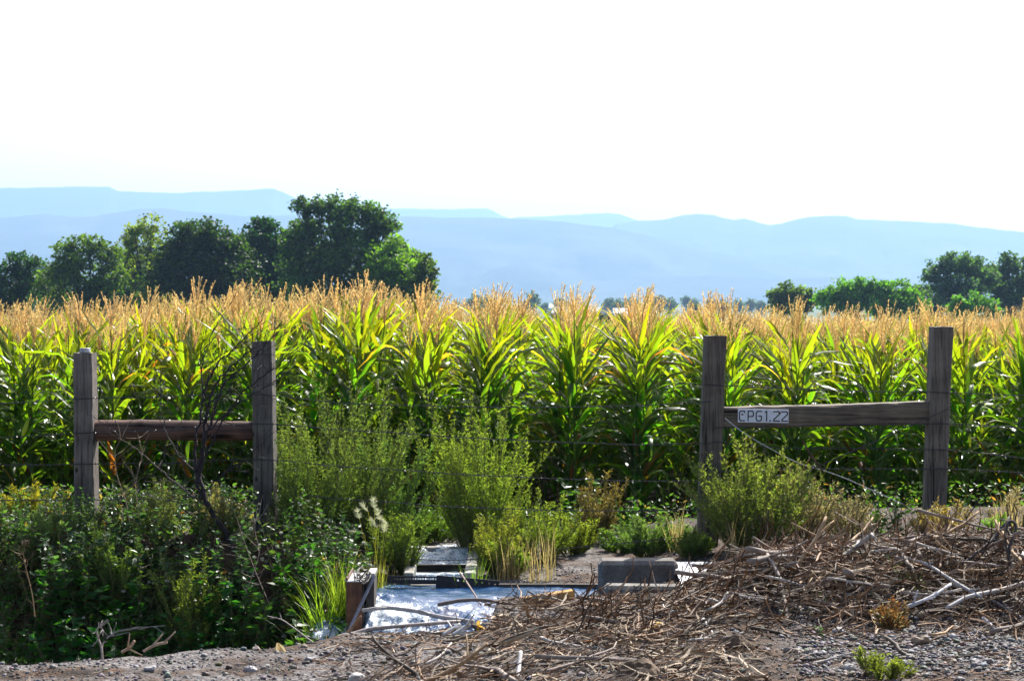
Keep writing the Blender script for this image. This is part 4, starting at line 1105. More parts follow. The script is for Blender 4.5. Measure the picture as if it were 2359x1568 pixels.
# grasses
def tuft(rg, nb=60, h=.3, w=.004, col=(.12, .22, .04), spread=.45, droop=.9):
    mb = MB()
    for i in range(nb):
        a = rg.uniform(0, 6.28); Ln = h * rg.uniform(.55, 1.15); n = 7; t = np.linspace(0, 1, n)
        e0 = R(90) - rg.uniform(0, spread); e1 = e0 - rg.uniform(.1, droop) * 1.6
        th = e0 + (e1 - e0) * t ** 1.7
        d = np.stack([np.cos(th) * np.cos(a), np.cos(th) * np.sin(a), np.sin(th)], -1) * Ln / (n - 1)
        p0 = np.array([rg.normal(0, .025), rg.normal(0, .025), 0])
        pts = p0 + np.concatenate([[[0, 0, 0]], np.cumsum(d[:-1], 0)])
        side = np.repeat(np.array([[-math.sin(a), math.cos(a), 0]]), n, 0)
        c = np.array(col) * rg.uniform(.65, 1.4)
        ribbon(mb, pts, side, w * np.clip((1 - t) * 2, .05, 1), .3, c)
    return mb
def grass(px, d, h, label, seed, **kw):
    return place("grass_tuft", [("blades", tuft(np.random.default_rng(seed), h=h, **kw), M_tassel if kw.get("col", (0, 0, 0))[0] > .3 else M_weed)], px, 0, d, label, "grass")
grass(1088, 14.42, .42, "upright bright green grass tuft right of the small pools", 31, nb=70, spread=.22, droop=.35, w=.0035, col=(.12, .24, .03))
grass(1105, 14.40, .30, "shorter grass tuft beside the upright one", 32, nb=45, spread=.3, droop=.5, w=.003, col=(.15, .22, .04))
grass(865, 14.35, .42, "tan and green grass clump under the foxtail heads", 33, nb=80, spread=.28, droop=.4, w=.0028, col=(.17, .2, .05))
grass(905, 14.4, .32, "green grass clump touching the perforated bar", 34, nb=60, spread=.3, droop=.4, w=.003, col=(.12, .22, .04))
grass(748, 13.45, .55, "lit green grass clump hanging over the ditch left of the headgate", 35, nb=130, spread=.55, droop=1.0, w=.003, col=(.13, .24, .03))
grass(712, 13.5, .5, "thin grass clump at the ditch water edge", 36, nb=60, spread=.7, droop=1.1, w=.0026, col=(.13, .2, .04))
grass(785, 13.5, .45, "yellowish grass clump against the rusty headgate", 37, nb=80, spread=.5, droop=.9, w=.0026, col=(.10, .17, .03))
grass(478, 11.15, .30, "wide-bladed pale grass rising from the ditch by the road edge", 38, nb=22, spread=.5, droop=1.5, w=.007, col=(.10, .2, .06))
grass(510, 11.2, .26, "second wide-bladed grass in the ditch, drooping to the right", 39, nb=20, spread=.6, droop=1.7, w=.007, col=(.10, .19, .07))
for i, (px, d) in enumerate(((1190, 14.7), (1225, 14.6), (1260, 14.7), (1160, 14.65), (2300, 14.6), (2340, 14.5), (1690, 14.2), (1560, 15.0))):
    grass(px, d, .28 + .04 * (i % 3), ["dry straw grass behind the perforated bars", "dry straw grass by the gravel patch", "dry straw grass left of the gravel patch", "dry straw grass just right of the bars", "pale dry grass near the right edge", "pale dry grass at the far right edge", "dry grass under the rounded light green bush", "dry grass between block and sign post"][i], 50 + i, nb=26, spread=.35, droop=.5, w=.002, col=(.42, .32, .16))
# foxtail heads
ft = empty("foxtail_grass", (0, 0, 0)); p0 = P(868, 1325, 14.3); ft.location = (p0.x, 14.3, H(p0.x, 14.3))
stm = MB(); rgf = np.random.default_rng(9); heads_ = []
for (hx, hy, dx, dy) in ((862, 1170, -4, -34), (848, 1178, -22, -30), (875, 1195, -10, -40), (893, 1205, -16, -12), (838, 1228, -30, -6), (884, 1228, 2, -26), (828, 1195, -6, -24), (868, 1215, -14, -22)):
    e = np.array(P(hx, hy, 14.3 + rgf.uniform(-.08, .08))) - np.array(ft.location)
    b_ = np.array([rgf.normal(0, .03), rgf.normal(0, .03), 0]); mid = (b_ + e) / 2 + np.array([-e[0] * .25, 0, .04])
    t = np.linspace(0, 1, 8)[:, None]; pts = b_ * (1 - t) ** 2 + 2 * mid * t * (1 - t) + e * t ** 2
    tube(stm, pts, .0016, 3, (.28, .26, .08), cap=False)
    hd = MB(); dv_ = nrm(np.array([dx, 0, -dy * 1.0])); nn_ = 100; tt = rgf.random(nn_)
    pp = e + dv_ * (tt * .055)[:, None]; dd = nrm(dv_ + rgf.normal(0, .33, (nn_, 3)))
    scatter(hd, NEED_V * np.array([.16, 1, 1]), None, NEED_T, pp, dir_rot(dd, rgf, 1.5), .033, np.array([.66, .65, .52]) * np.ones((nn_, 1)))
    heads_.append(hd)
stm.build("stems", M_weed, ft)
for hd in heads_: hd.build("seed_head", M_tassel, ft)
tag(ft, "foxtail grass with silky cream heads in front of the large bush", "foxtail grass")

# dead black shrub between the left posts
ds = MB(); rgd = np.random.default_rng(12)
def dpoly(pts, r0, r1, d=14.55, twigs=5, lvl=0, col=(.035, .026, .03)):
    q = np.array([P(x, y, d + (rest_[0] if rest_ else 0)) for (x, y, *rest_) in pts])
    n_ = max(8, len(pts) * 5); u = np.linspace(0, len(pts) - 1, n_)
    pp = np.stack([np.interp(u, range(len(pts)), q[:, k]) for k in range(3)], -1)
    for _ in range(4): pp[1:-1] = .5 * pp[1:-1] + .25 * (pp[:-2] + pp[2:])
    pp[1:-1] += rgd.normal(0, .005, (n_ - 2, 3))
    r0 *= .85
    tube(ds, pp, np.linspace(r0, r1, n_), 5, col)
    for k in range(int(twigs * 1.6)):
        i = rgd.integers(n_ // 4, n_ - 1); tg = nrm(pp[min(i + 1, n_ - 1)] - pp[i - 1])
        o = nrm(tg * .9 + rgd.normal(0, .6, 3) * np.array([1, .5, 1]) + np.array([.3, 0, .25])); Ln = rgd.uniform(.08, .30)
        tw = seg_path(pp[i], o, Ln, 7, rgd, (.2, 0, .1), .25)
        rr = max(.0016, np.interp(i, [0, n_], [r0, r1]) * .4)
        tube(ds, tw, np.linspace(rr, .0012, 7), 4, col, cap=False)
        for kk in range(2):
            j = rgd.integers(2, 6); o2 = nrm(nrm(tw[j] - tw[j - 1]) + rgd.normal(0, .6, 3)); t2 = seg_path(tw[j], o2, Ln * .45, 5, rgd, (0, 0, .1), .25)
            tube(ds, t2, np.linspace(.0014, .001, 5), 3, col, cap=False)
dpoly([(555, 1300), (525, 1235), (480, 1165), (455, 1100), (470, 1040), (472, 975), (478, 930), (500, 875), (545, 830), (590, 800)], .021, .004, twigs=12)
dpoly([(490, 1180), (450, 1110), (462, 1050), (480, 990), (495, 940), (515, 880), (560, 845), (610, 800), (650, 740)], .014, .003, twigs=12)
dpoly([(455, 1100), (447, 1030), (462, 960), (470, 900), (490, 850), (520, 820), (560, 780), (600, 740)], .012, .0025, twigs=10)
dpoly([(475, 1045), (520, 960), (560, 900), (630, 850), (690, 800)], .008, .002, twigs=8)
dpoly([(480, 990), (530, 940), (600, 900), (660, 860), (700, 835)], .006, .002, twigs=6)
dpoly([(470, 920), (460, 850), (480, 790), (500, 740)], .006, .002, twigs=6)
dpoly([(500, 1180), (440, 1140), (390, 1100), (340, 1055), (280, 1010), (250, 985)], .008, .002, twigs=9, col=(.07, .055, .05))
dpoly([(470, 1100), (420, 1060), (380, 1000), (372, 950), (360, 900), (352, 870)], .006, .0015, twigs=7, col=(.06, .05, .045))
dpoly([(470, 1130), (520, 1090), (570, 1050), (600, 1020)], .007, .002, twigs=6)
dpoly([(440, 1170), (400, 1150), (360, 1150), (310, 1130)], .005, .0015, twigs=5, col=(.09, .075, .07))
tag(ds.build("dead_shrub", M_bark), "leafless blackened shrub leaning across the round rail between the left posts", "dead shrub")
# grey dry branch low in the ditch and other single dry weeds
def twiggy(name, pts, r, d, label, cat="dry weed", col=(.22, .19, .18), tw=6, seed=1, Lt=.08):
    global ds, rgd
    ds = MB(); rgd = np.random.default_rng(seed)
    q = np.array([P(x, y, d) for (x, y) in pts]); n_ = len(pts) * 5; u = np.linspace(0, len(pts) - 1, n_)
    pp = np.stack([np.interp(u, range(len(pts)), q[:, k]) for k in range(3)], -1)
    for _ in range(4): pp[1:-1] = .5 * pp[1:-1] + .25 * (pp[:-2] + pp[2:])
    tube(ds, pp, np.linspace(r, r * .4, n_), 5, col)
    for k in range(tw):
        i = rgd.integers(2, n_ - 1); t2 = seg_path(pp[i], nrm(pp[i] - pp[i - 1]) + rgd.normal(0, .8, 3), Lt * rgd.uniform(.5, 1.3), 6, rgd, (0, 0, 0), .3)
        tube(ds, t2, np.linspace(r * .5, r * .25, 6), 4, col, cap=False)
    return tag(ds.build(name, M_dry), label, cat)
twiggy("dead_branch", [(245, 1470), (270, 1452), (320, 1445), (380, 1440)], .005, 11.7, "thin grey dead branch caught low in the dark ditch", "branch", tw=7, seed=3, Lt=.10)
twiggy("dried_weed", [(236, 1520), (234, 1490), (226, 1470), (222, 1450), (232, 1441), (240, 1455)], .006, 10.72, "curled dry grey weed stem standing on the road edge", tw=12, seed=4, Lt=.05, col=(.3, .25, .22))
twiggy("dead_branch", [(735, 1490), (690, 1455), (650, 1425), (615, 1418)], .004, 11.2, "pale twig with round buds reaching over the ditch", "branch", tw=4, seed=5, Lt=.06, col=(.36, .31, .28))
twiggy("dried_weed", [(560, 1380), (580, 1330), (600, 1270), (585, 1220), (592, 1180)], .003, 13.9, "tall pale dry stem at the bare dirt bank", tw=10, seed=6, Lt=.16, col=(.34, .25, .2))
twiggy("dried_weed", [(620, 1390), (590, 1320), (560, 1240), (545, 1190)], .003, 13.8, "second tall dry stem crossing the first at the dirt bank", tw=10, seed=7, Lt=.16, col=(.33, .24, .2))
twiggy("dried_weed", [(300, 1210), (290, 1150), (270, 1100), (262, 1040), (285, 1000)], .003, 14.4, "thin tan dry weed rising beside the leftmost post", tw=12, seed=8, Lt=.14, col=(.34, .25, .16))
twiggy("dried_weed", [(320, 1190), (310, 1110), (330, 1050), (318, 1000)], .0026, 14.5, "thin tan dry weed under the left end of the round rail", tw=12, seed=9, Lt=.14, col=(.34, .25, .16))
twiggy("dried_weed", [(80, 1420), (75, 1370), (60, 1310), (52, 1270)], .004, 13.0, "brown seeded stem standing at the far left", tw=14, seed=10, Lt=.07, col=(.26, .17, .09))
# rock on the bank
def rock(px, d, w, label, seed, flat=.65, col=(.24, .23, .23), dz=.0, name="rock", grp=None):
    rgk = np.random.default_rng(seed); V = ICO2_V.copy()
    for _ in range(7):
        nn_ = nrm(rgk.normal(0, 1, 3)); c_ = rgk.uniform(.55, .85); dt = V @ nn_; V = V - np.clip(dt - c_, 0, None)[:, None] * nn_
    V *= 1 + .05 * rgk.normal(0, 1, (len(V), 1)); V *= np.array([1, .8, flat]) * w / 2
    mb = MB(); mb.add(V, None, ICO2_T, np.array(col)); o = mb.build(name, M_stone, smooth=False)
    x = XA(px, d); o.location = (x, d, H(x, d) + w * flat * .22 + dz); o.rotation_euler = (0, 0, rgk.uniform(0, 6)); return tag(o, label, "rock", grp)
rock(425, 13.85, .13, "grey-blue rock on the weedy bank below the round rail", 1, .6, (.20, .23, .29), .05)

# ---------------------------------------------------------------- stones and gravel
for i, (px, d, w, col, lab) in enumerate([(2122, 11.15, .095, (.24, .17, .12), "angular brown rock on the gravel slope"), (1935, 11.45, .085, (.25, .26, .28), "rounded grey stone left of the angular brown rock"),
      (2200, 11.25, .06, (.28, .27, .28), "egg-shaped grey stone right of the angular brown rock"), (2290, 11.6, .06, (.3, .31, .34), "pale blue-grey stone near the right edge"), (2120, 11.9, .075, (.38, .30, .22), "tan stone half hidden by driftwood"),
      (2230, 11.95, .085, (.42, .40, .38), "whitish block-like stone under the driftwood"), (820, 10.0, .10, (.42, .38, .36), "flat whitish stone at the bottom edge"), (1290, 11.65, .07, (.33, .30, .29), "pale stone in the middle of the debris mat"),
      (715, 10.55, .055, (.24, .23, .24), "small dark stone on the road edge"), (345, 10.3, .06, (.30, .28, .29), "round stone on the grey gravel at the left"), (575, 10.35, .07, (.3, .28, .29), "low grey stone on the road near the debris"),
      (590, 10.95, .045, (.3, .24, .2), "pointed brown stone standing on the ditch edge"), (1075, 11.75, .05, (.55, .5, .48), "small white stone among the sticks below the pool"), (1960, 10.35, .07, (.36, .33, .31), "stone beside the yellow-green tuft"), (2250, 11.5, .055, (.2, .21, .24), "dark smooth stone low on the slope")]):
    rock(px, d, w, lab, 20 + i, .6, col)
def pebbles(n, fx, fy, smin, smax, seed, Vt, Tt, pw=2.2):
    rg = np.random.default_rng(seed); y = fy(rg, n); x = fx(rg, n, y)
    e = edge_y(x); ok = (x > -.75) | (y < e + .05); x, y = x[ok], y[ok]; m = len(x)
    s = smin + (smax - smin) * rg.random(m) ** pw
    sc_ = np.stack([s, s * rg.uniform(.7, 1, m), s * rg.uniform(.45, .8, m)], -1)
    c = np.array([.105, .098, .102]) * rg.uniform(.35, 1.9, (m, 1)) + rg.normal(0, .012, (m, 3)); k_ = rg.random((m, 1)) < .15; c = np.where(k_, c * np.array([1.1, .85, .68]), c)
    scatter(gv, Vt * (1 + 0), None, Tt, np.stack([x, y, height(x, y) + s * .25], -1), np.stack([rg.uniform(-.4, .4, m), rg.uniform(-.4, .4, m), rg.uniform(0, 6.28, m)], -1), sc_, np.clip(c, .02, .7))
gv = MB(); rgj = np.random.default_rng(4)
I1 = ICO1_V * (1 + .1 * rgj.normal(0, 1, (len(ICO1_V), 1))); I0 = ICO_V * (1 + .15 * rgj.normal(0, 1, (12, 1)))
pebbles(15000, lambda r, n, y: r.uniform(-.225, .225, n) * y, lambda r, n: 9.2 + 3.0 * r.random(n), .0025, .010, 1, I0, ICO_T, 3)
pebbles(1500, lambda r, n, y: r.uniform(-.225, .225, n) * y, lambda r, n: 9.2 + 2.6 * r.random(n), .008, .020, 2, I1, ICO1_T, 3)
pebbles(2600, lambda r, n, y: r.uniform(.12, .225, n) * y, lambda r, n: 10.2 + 2.0 * r.random(n), .006, .020, 3, I1, ICO1_T, 2.2)
pebbles(2500, lambda r, n, y: r.uniform(-.02, .1, n) * y, lambda r, n: 13.6 + 1.6 * r.random(n), .004, .012, 5, I0, ICO_T, 2.2)
M_gravel = tint_mat("gravel_stone", rough=.7, nscale=90, namt=.3, bump=0)
tag(gv.build("gravel", M_gravel, smooth=True), "loose grey gravel over the road edge and slope", "gravel", None, "stuff")

# ---------------------------------------------------------------- flood debris: sticks, straw, driftwood
def pile(X, Y):
    """thickness of the debris mat"""
    t = .10 * sm(.80, 1.4, X) * sm(11.45, 12.1, Y) * (1 - sm(12.9, 13.5, Y)) + .03 * sm(-.3, .6, X) * sm(10.2, 11.4, Y) * (1 - sm(12.7, 13.1, Y))
    t = t + .06 * sm(-.28, -.1, X) * (1 - sm(.15, .35, X)) * sm(11.9, 12.3, Y) * (1 - sm(12.6, 12.75, Y))
    return t
def stick_mesh(rg, Ln, r, bend=.25, forks=1, col=(.3, .26, .23), n=9):
    mb = MB(); pts = seg_path((-Ln / 2, 0, 0), (1, 0, 0), Ln, n, rg, (0, rg.normal(0, bend * .5), rg.normal(0, bend * .3)), bend * 1.1)
    pts[:, 2] *= .4
    tube(mb, pts, np.linspace(r, r * rg.uniform(.35, .7), n), 6, col, wob=.12, rng=rg)
    for f in range(forks):
        i = rg.integers(2, n - 2); d = nrm(pts[i + 1] - pts[i]) + rg.normal(0, .7, 3) * np.array([1, 1, .06])
        tube(mb, seg_path(pts[i], d, Ln * rg.uniform(.15, .4), 5, rg, (0, 0, 0), .2), np.linspace(r * .5, r * .25, 5), 5, col)
    return mb
WC = [(.28, .20, .14), (.15, .10, .07), (.44, .39, .35), (.07, .05, .035), (.34, .22, .12), (.24, .19, .16)]
SV = []
rg = np.random.default_rng(61)
for i in range(22):
    Ln = [.14, .2, .26, .34, .45, .6][i % 6] * rg.uniform(.85, 1.15)
    o = stick_mesh(rg, Ln, Ln * rg.uniform(.011, .026) + .0014, .5, [1, 2, 3][i % 3], WC[i % 6]).build("stick", M_dry, smooth=True)
    SV.append(o)
usedS = set(); cnt = 0
while cnt < 285:
    if rg.random() < .62: y = rg.uniform(11.5, 13.2); x = rg.uniform(.45, .222 * y)
    else: y = 9.6 + 3.2 * rg.random(); x = rg.uniform(-.07 * y - .1, .222 * y)
    if x < .55 and y > 12.3: continue
    if x < 1.0 and y > 12.55: continue
    if x < -.2 and y > 11.6: continue
    if .45 < x < 1.2 and y > 12.75: continue
    if x > 1.0 and y < 11.8 and rg.random() < .7: continue
    v = int(rg.integers(len(SV))); o = SV[v] if v not in usedS else SV[v].copy()
    if v in usedS: COL.objects.link(o)
    usedS.add(v)
    t = float(pile(x, y)); a = rg.normal(0, .75)
    o.location = (x, y, H(x, y) + .008 + t * rg.uniform(.2, 1.1)); o.rotation_euler = (rg.normal(0, .15) + (np.pi if rg.random() < .5 else 0), rg.normal(0, .07 + t * 1.0), a)
    s = rg.uniform(.75, 1.25); o.scale = (s, s, s)
    wh = "piled on the debris mound" if t > .07 else ("lying on the flat ground below the pool" if x < .6 else "scattered on the slope below the mound")
    sz = "long" if max(o.dimensions) * 1 > .38 else "short"
    lab = f"{sz} weathered stick {wh}"
    tag(o, lab, "stick", lab.replace("stick", "sticks")); cnt += 1
# named driftwood traced from the pile
def drift(pts, r0, r1, label, col=(.36, .34, .34), name="driftwood_branch", seed=0, wob=.12, zfix=None):
    rgx = np.random.default_rng(seed + 500); q = np.array([np.array(P(x, y, d - (.32 if x > 1900 else 0))) for (x, y, d) in pts]); n_ = len(pts) * 5
    u = np.linspace(0, len(pts) - 1, n_); pp = np.stack([np.interp(u, range(len(pts)), q[:, k]) for k in range(3)], -1)
    for _ in range(3): pp[1:-1] = .5 * pp[1:-1] + .25 * (pp[:-2] + pp[2:])
    mb = MB(); tube(mb, pp, np.interp(np.linspace(0, 1, n_), [0, .5, 1], [r0, (r0 + r1) / 2, r1]), 8, col, wob=wob, rng=rgx)
    for f in range(2):
        i = rgx.integers(n_ // 4, n_ - 2); tube(mb, seg_path(pp[i], nrm(pp[i + 1] - pp[i]) + rgx.normal(0, .6, 3), .08, 4, rgx), np.linspace(r1 * .8, r1 * .4, 4), 5, col)
    return tag(mb.build(name, M_dry, smooth=True), label, "driftwood")
drift([(2180, 1400, 12.0), (2230, 1372, 12.1), (2300, 1360, 12.25), (2400, 1330, 12.4)][::-1], .012, .009, "thick pale log crossing the driftwood pile at the right", (.42, .39, .38), seed=1)
drift([(2195, 1346, 12.35), (2250, 1365, 12.3), (2330, 1405, 12.1), (2420, 1470, 11.9)], .010, .005, "grey branch slanting down over the thick log", (.26, .23, .23), seed=2)
drift([(2265, 1423, 12.05), (2300, 1460, 11.9), (2360, 1480, 11.8), (2400, 1530, 11.7)], .013, .009, "pale branch running off the lower right edge", (.50, .48, .50), seed=3)
drift([(2075, 1403, 12.1), (2110, 1390, 12.05), (2150, 1372, 12.1), (2190, 1345, 12.25)], .011, .008, "pale stub of branch in the middle of the pile", (.5, .48, .5), seed=4)
drift([(2060, 1282, 12.8), (2130, 1295, 12.6), (2200, 1340, 12.3), (2260, 1375, 12.1)], .010, .008, "silvery curved branch high on the pile", (.36, .34, .33), seed=5)
drift([(1955, 1275, 12.85), (1985, 1250, 12.8), (2010, 1232, 12.75)], .012, .016, "broken pale stump end standing on the mound crest", (.36, .33, .31), seed=6)
drift([(2215, 1300, 12.6), (2260, 1265, 12.7), (2295, 1235, 12.8), (2318, 1205, 12.8)], .006, .012, "dark crooked branch rising at the right", (.07, .055, .05), seed=7)
drift([(2335, 1330, 12.5), (2320, 1270, 12.6), (2345, 1210, 12.7), (2325, 1195, 12.7), (2312, 1240, 12.65), (2330, 1300, 12.55)], .010, .006, "twisted dark root standing up at the right edge", (.06, .045, .04), seed=8)
drift([(1925, 1180, 13.4), (2030, 1238, 13.2)], .004, .003, "thin straight tan stick against the dark bush", (.34, .27, .2), seed=9, wob=0)
drift([(835, 1405, 12.35), (890, 1398, 12.3), (950, 1405, 12.25), (1020, 1422, 12.1), (1090, 1432, 12.0)][::-1], .013, .009, "long bleached branch bridging the spilling water", (.34, .30, .28), seed=10)
drift([(1010, 1392, 12.4), (1060, 1382, 12.35), (1110, 1380, 12.3), (1190, 1392, 12.25)], .011, .008, "curved dark branch lying at the water's edge", (.16, .12, .10), seed=11)
drift([(790, 1468, 11.5), (850, 1448, 11.55), (930, 1440, 11.6), (1060, 1430, 11.75)], .013, .008, "low grey branch along the brink of the gravel", (.30, .26, .24), seed=12)
drift([(795, 1465, 11.5), (815, 1440, 11.5), (832, 1418, 11.5)], .010, .006, "short brown broken stick leaning beside the steel rod", (.26, .15, .08), seed=13)
drift([(1020, 1462, 11.3), (1060, 1437, 11.35)], .009, .009, "stubby bleached stick pair, left one", (.5, .47, .45), seed=14, wob=.05)
drift([(1042, 1462, 11.28), (1082, 1437, 11.32)], .009, .010, "stubby bleached stick pair, right one", (.52, .5, .48), seed=15, wob=.05)
drift([(1515, 1440, 11.5), (1460, 1465, 11.3), (1390, 1480, 11.2), (1310, 1480, 11.2)], .010, .006, "long tan split branch sweeping left over the debris mat", (.42, .30, .17), seed=16)
drift([(1620, 1425, 11.6), (1650, 1470, 11.3), (1668, 1510, 11.1), (1700, 1530, 11.0)], .008, .004, "forked pale root hanging down the slope", (.48, .44, .42), seed=17)
drift([(1190, 1598, 10.0), (1195, 1540, 10.2), (1200, 1500, 10.3)], .013, .008, "bleached wood piece pointing at the camera at the bottom edge", (.5, .47, .45), seed=18)
drift([(880, 1600, 10.0), (910, 1560, 10.2), (960, 1535, 10.4), (1010, 1515, 10.5), (1040, 1480, 10.8)], .012, .004, "long crooked branch in the bottom centre-left", (.34, .29, .26), seed=19)
drift([(1490, 1420, 11.8), (1620, 1355, 12.3), (1760, 1290, 12.6)], .005, .003, "long thin dark stick climbing the mound beside the tread plate", (.18, .13, .10), seed=20, wob=0)
drift([(1060, 1318, 13.4), (1085, 1355, 12.9), (1108, 1392, 12.5)], .006, .004, "brown stick poking out of the pool at a slant", (.22, .15, .13), seed=21, wob=0)
drift([(2110, 1560, 10.6), (2200, 1568, 10.6), (2330, 1580, 10.7)], .022, .018, "thick brown log end at the bottom right corner", (.20, .15, .12), seed=22)
drift([(280, 1502, 10.85), (300, 1490, 10.85), (310, 1475, 10.85)], .007, .006, "small brown broken stick on the left road edge", (.36, .24, .16), seed=23)
drift([(330, 1500, 10.9), (355, 1485, 10.9), (385, 1478, 10.9)], .006, .007, "small forked stick right of the broken one on the road edge", (.38, .28, .2), seed=24)
drift([(1355, 1372, 12.9), (1500, 1366, 12.9)], .004, .003, "thin straight stick lying across the low concrete slab", (.30, .22, .18), seed=25, wob=0)
# curled corn husks
def husk(px, py, d, L_, label, seed, col=(.50, .38, .24), name="dry_husk"):
    rgx = np.random.default_rng(seed); mb = MB(); p0 = np.array(P(px, py, d))
    for q in range(4):
        n = 8; t = np.linspace(0, 1, n); a = rgx.uniform(-.9, .9) - R(90); 
        pts = seg_path(p0, (math.cos(a) * .5, -.6, -.12 + rgx.normal(0, .2)), L_ * rgx.uniform(.7, 1.2), n, rgx, (0, 0, -.25), .3)
        tg = nrm(np.gradient(pts, axis=0)); side = nrm(np.cross(tg, np.array([.3, .2, 1.])))
        ribbon(mb, pts, side, .010 * np.sin(np.pi * np.clip(t * .9 + .08, 0, 1)), .5, np.array(col) * rgx.uniform(.7, 1.2))
    return tag(mb.build(name, M_tassel), label, "corn husk")
husk(1510, 1432, 11.5, .24, "bundle of pale curled husk strips hanging in the debris", 1)
husk(1965, 1262, 12.6, .09, "white papery husk on the mound crest", 2, (.6, .58, .5))
husk(1140, 1500, 10.9, .12, "pale husk strip on the central debris", 3, (.55, .48, .4))
husk(1795, 1405, 12.0, .07, "small bluish-white husk in the middle of the mound", 4, (.55, .58, .62))
husk(850, 1560, 10.25, .16, "yellow-orange husk at the bottom left of the debris", 5, (.55, .32, .08))
husk(1100, 1440, 11.7, .07, "orange husk scrap below the pool", 6, (.55, .33, .08))
husk(640, 1480, 10.9, .10, "yellow dry leaf scrap on the left road edge", 7, (.5, .36, .12))

# matted straw and twigs: stuff
db_ = MB(); rg = np.random.default_rng(88)
def straw(n, fx, fy, L0, L1, r, cols, lift=1.0, upr=.15, seed=0):
    y = fy(n); x = fx(n, y); e = edge_y(x)
    ok = ((x > -.7) | (y < e + .0)) & ~((x < .5) & (y > 12.65)) & ~((x < .95) & (y > 12.85)) & ~((x < -.2) & (y > 11.7)) & ~((x > .9) & (x < 1.25) & (y > 12.9)) & ~((x > .40) & (x < .95) & (y > 13.0))
    dens = .15 + 1.3 * (vn(x * 3.2, y * 3.2, 90) + .5)
    dens = dens * (1 - .6 * sm(.95, 1.15, x) * (1 - sm(11.75, 12.05, y + .12 * vn(x * 4, x * 0, 5))) * (1 - .75 * sm(10.4, 10.1, y)))
    ok &= rg.random(n) < dens
    x, y = x[ok], y[ok]; m = len(x); per = m // 10 + 1
    for v in range(10):
        xs_, ys_ = x[v * per:(v + 1) * per], y[v * per:(v + 1) * per]; k = len(xs_)
        if not k: continue
        t_ = MB(); pts = seg_path((-.5, 0, 0), (1, 0, 0), 1, 6, rg, (0, rg.normal(0, .5), rg.normal(0, .2)), .55)
        tube(t_, pts, np.linspace(1, .6, 6) * r * rg.choice([.6, 1, 1.6]), 3, (1, 1, 1), cap=False)
        TV, TQ, TT, _ = t_.arrays()
        th_ = pile(xs_, ys_)
        rot = np.stack([rg.normal(0, .5, k), rg.normal(0, upr * .6, k) + rg.normal(0, 1, k) * th_ * .9, rg.normal(0, .9, k)], -1)
        c = np.array(cols)[rg.integers(0, len(cols), k)] * np.array([.90, .74, .60]) * rg.uniform(.6, 1.3, (k, 1))
        s = rg.uniform(L0, L1, k)
        scatter(db_, TV, TQ, None, np.stack([xs_, ys_, height(xs_, ys_) + .004 + th_ * rg.uniform(0, 1.05, k) * lift], -1), rot, s, c)
SC = [(.27, .18, .11), (.10, .065, .04), (.30, .22, .15), (.045, .03, .02), (.22, .125, .055), (.12, .09, .07), (.38, .32, .27), (.05, .035, .025)]
straw(11000, lambda n, y: rg.uniform(.35, 3.6, n), lambda n: 11.2 + 2.5 * rg.random(n) ** .9, .07, .32, .012, SC)
straw(4200, lambda n, y: rg.uniform(-.08, .225, n) * y, lambda n: 9.3 + 3.3 * rg.random(n), .05, .22, .012, SC, upr=.1)
straw(1600, lambda n, y: rg.uniform(-.05, .085, n) * y, lambda n: 9.3 + 2.6 * rg.random(n), .05, .26, .013, SC, upr=.12)
straw(900, lambda n, y: rg.uniform(-.225, -.05, n) * y, lambda n: 9.3 + 1.6 * rg.random(n), .03, .14, .014, SC, upr=.06)
straw(1000, lambda n, y: rg.uniform(-.3, .5, n), lambda n: 11.5 + 1.1 * rg.random(n), .06, .18, .02, SC, upr=.05)
for q in range(5):
    m = 260; x = rg.uniform(-.3, 2.8, m); y = rg.uniform(9.8, 12.7, m); k_ = ~((x > 1.1) & (y < 11.8)) & ~((x < .4) & (y > 12.5)) & ~((x < -.2) & (y > 11.6)); x, y = x[k_], y[k_]; m = len(x)
    t_ = MB(); tt = np.linspace(0, 1, 6); pts = seg_path((-.5, 0, 0), (1, 0, 0), 1, 6, rg, (0, rg.normal(0, .6), rg.normal(0, .3)), .5); ribbon(t_, pts, np.repeat(np.array([[0, 1., 0]]), 6, 0), .05 * np.sin(np.pi * (tt * .85 + .08)), .5)
    TV, TQ, TT, _ = t_.arrays()
    scatter(db_, TV, TQ, None, np.stack([x, y, height(x, y) + .01 + pile(x, y) * rg.uniform(.3, 1.1, m)], -1), np.stack([rg.normal(0, .8, m), rg.normal(0, .2, m), rg.normal(0, 1.2, m)], -1), rg.uniform(.06, .22, m), np.array([.36, .27, .18]) * rg.uniform(.3, 1.2, (m, 1)))
tag(db_.build("flood_debris", M_dry), "matted straw, twigs and plant stems washed up over the mound", "debris", None, "stuff")
# dark mossy clods
for i, (px, d, w, lab) in enumerate([(1372, 12.1, .10, "dark round root clod behind the debris mat"), (1700, 11.0, .22, "brown earth clod on the slope"), (1470, 10.2, .22, "large brown mossy root mass at the bottom"), (1640, 12.0, .12, "dark clod of tangled roots left of the mound"), (1640, 12.35, .10, "olive moss clump by the tread plate"), (1470, 11.75, .12, "dark clod in the middle debris")]):
    o = rock(px, d, w, lab, 70 + i, .5, (.10, .065, .04), name="root_clod"); o['category'] = "clod"
    o.data.materials.clear(); o.data.materials.append(M_bark)
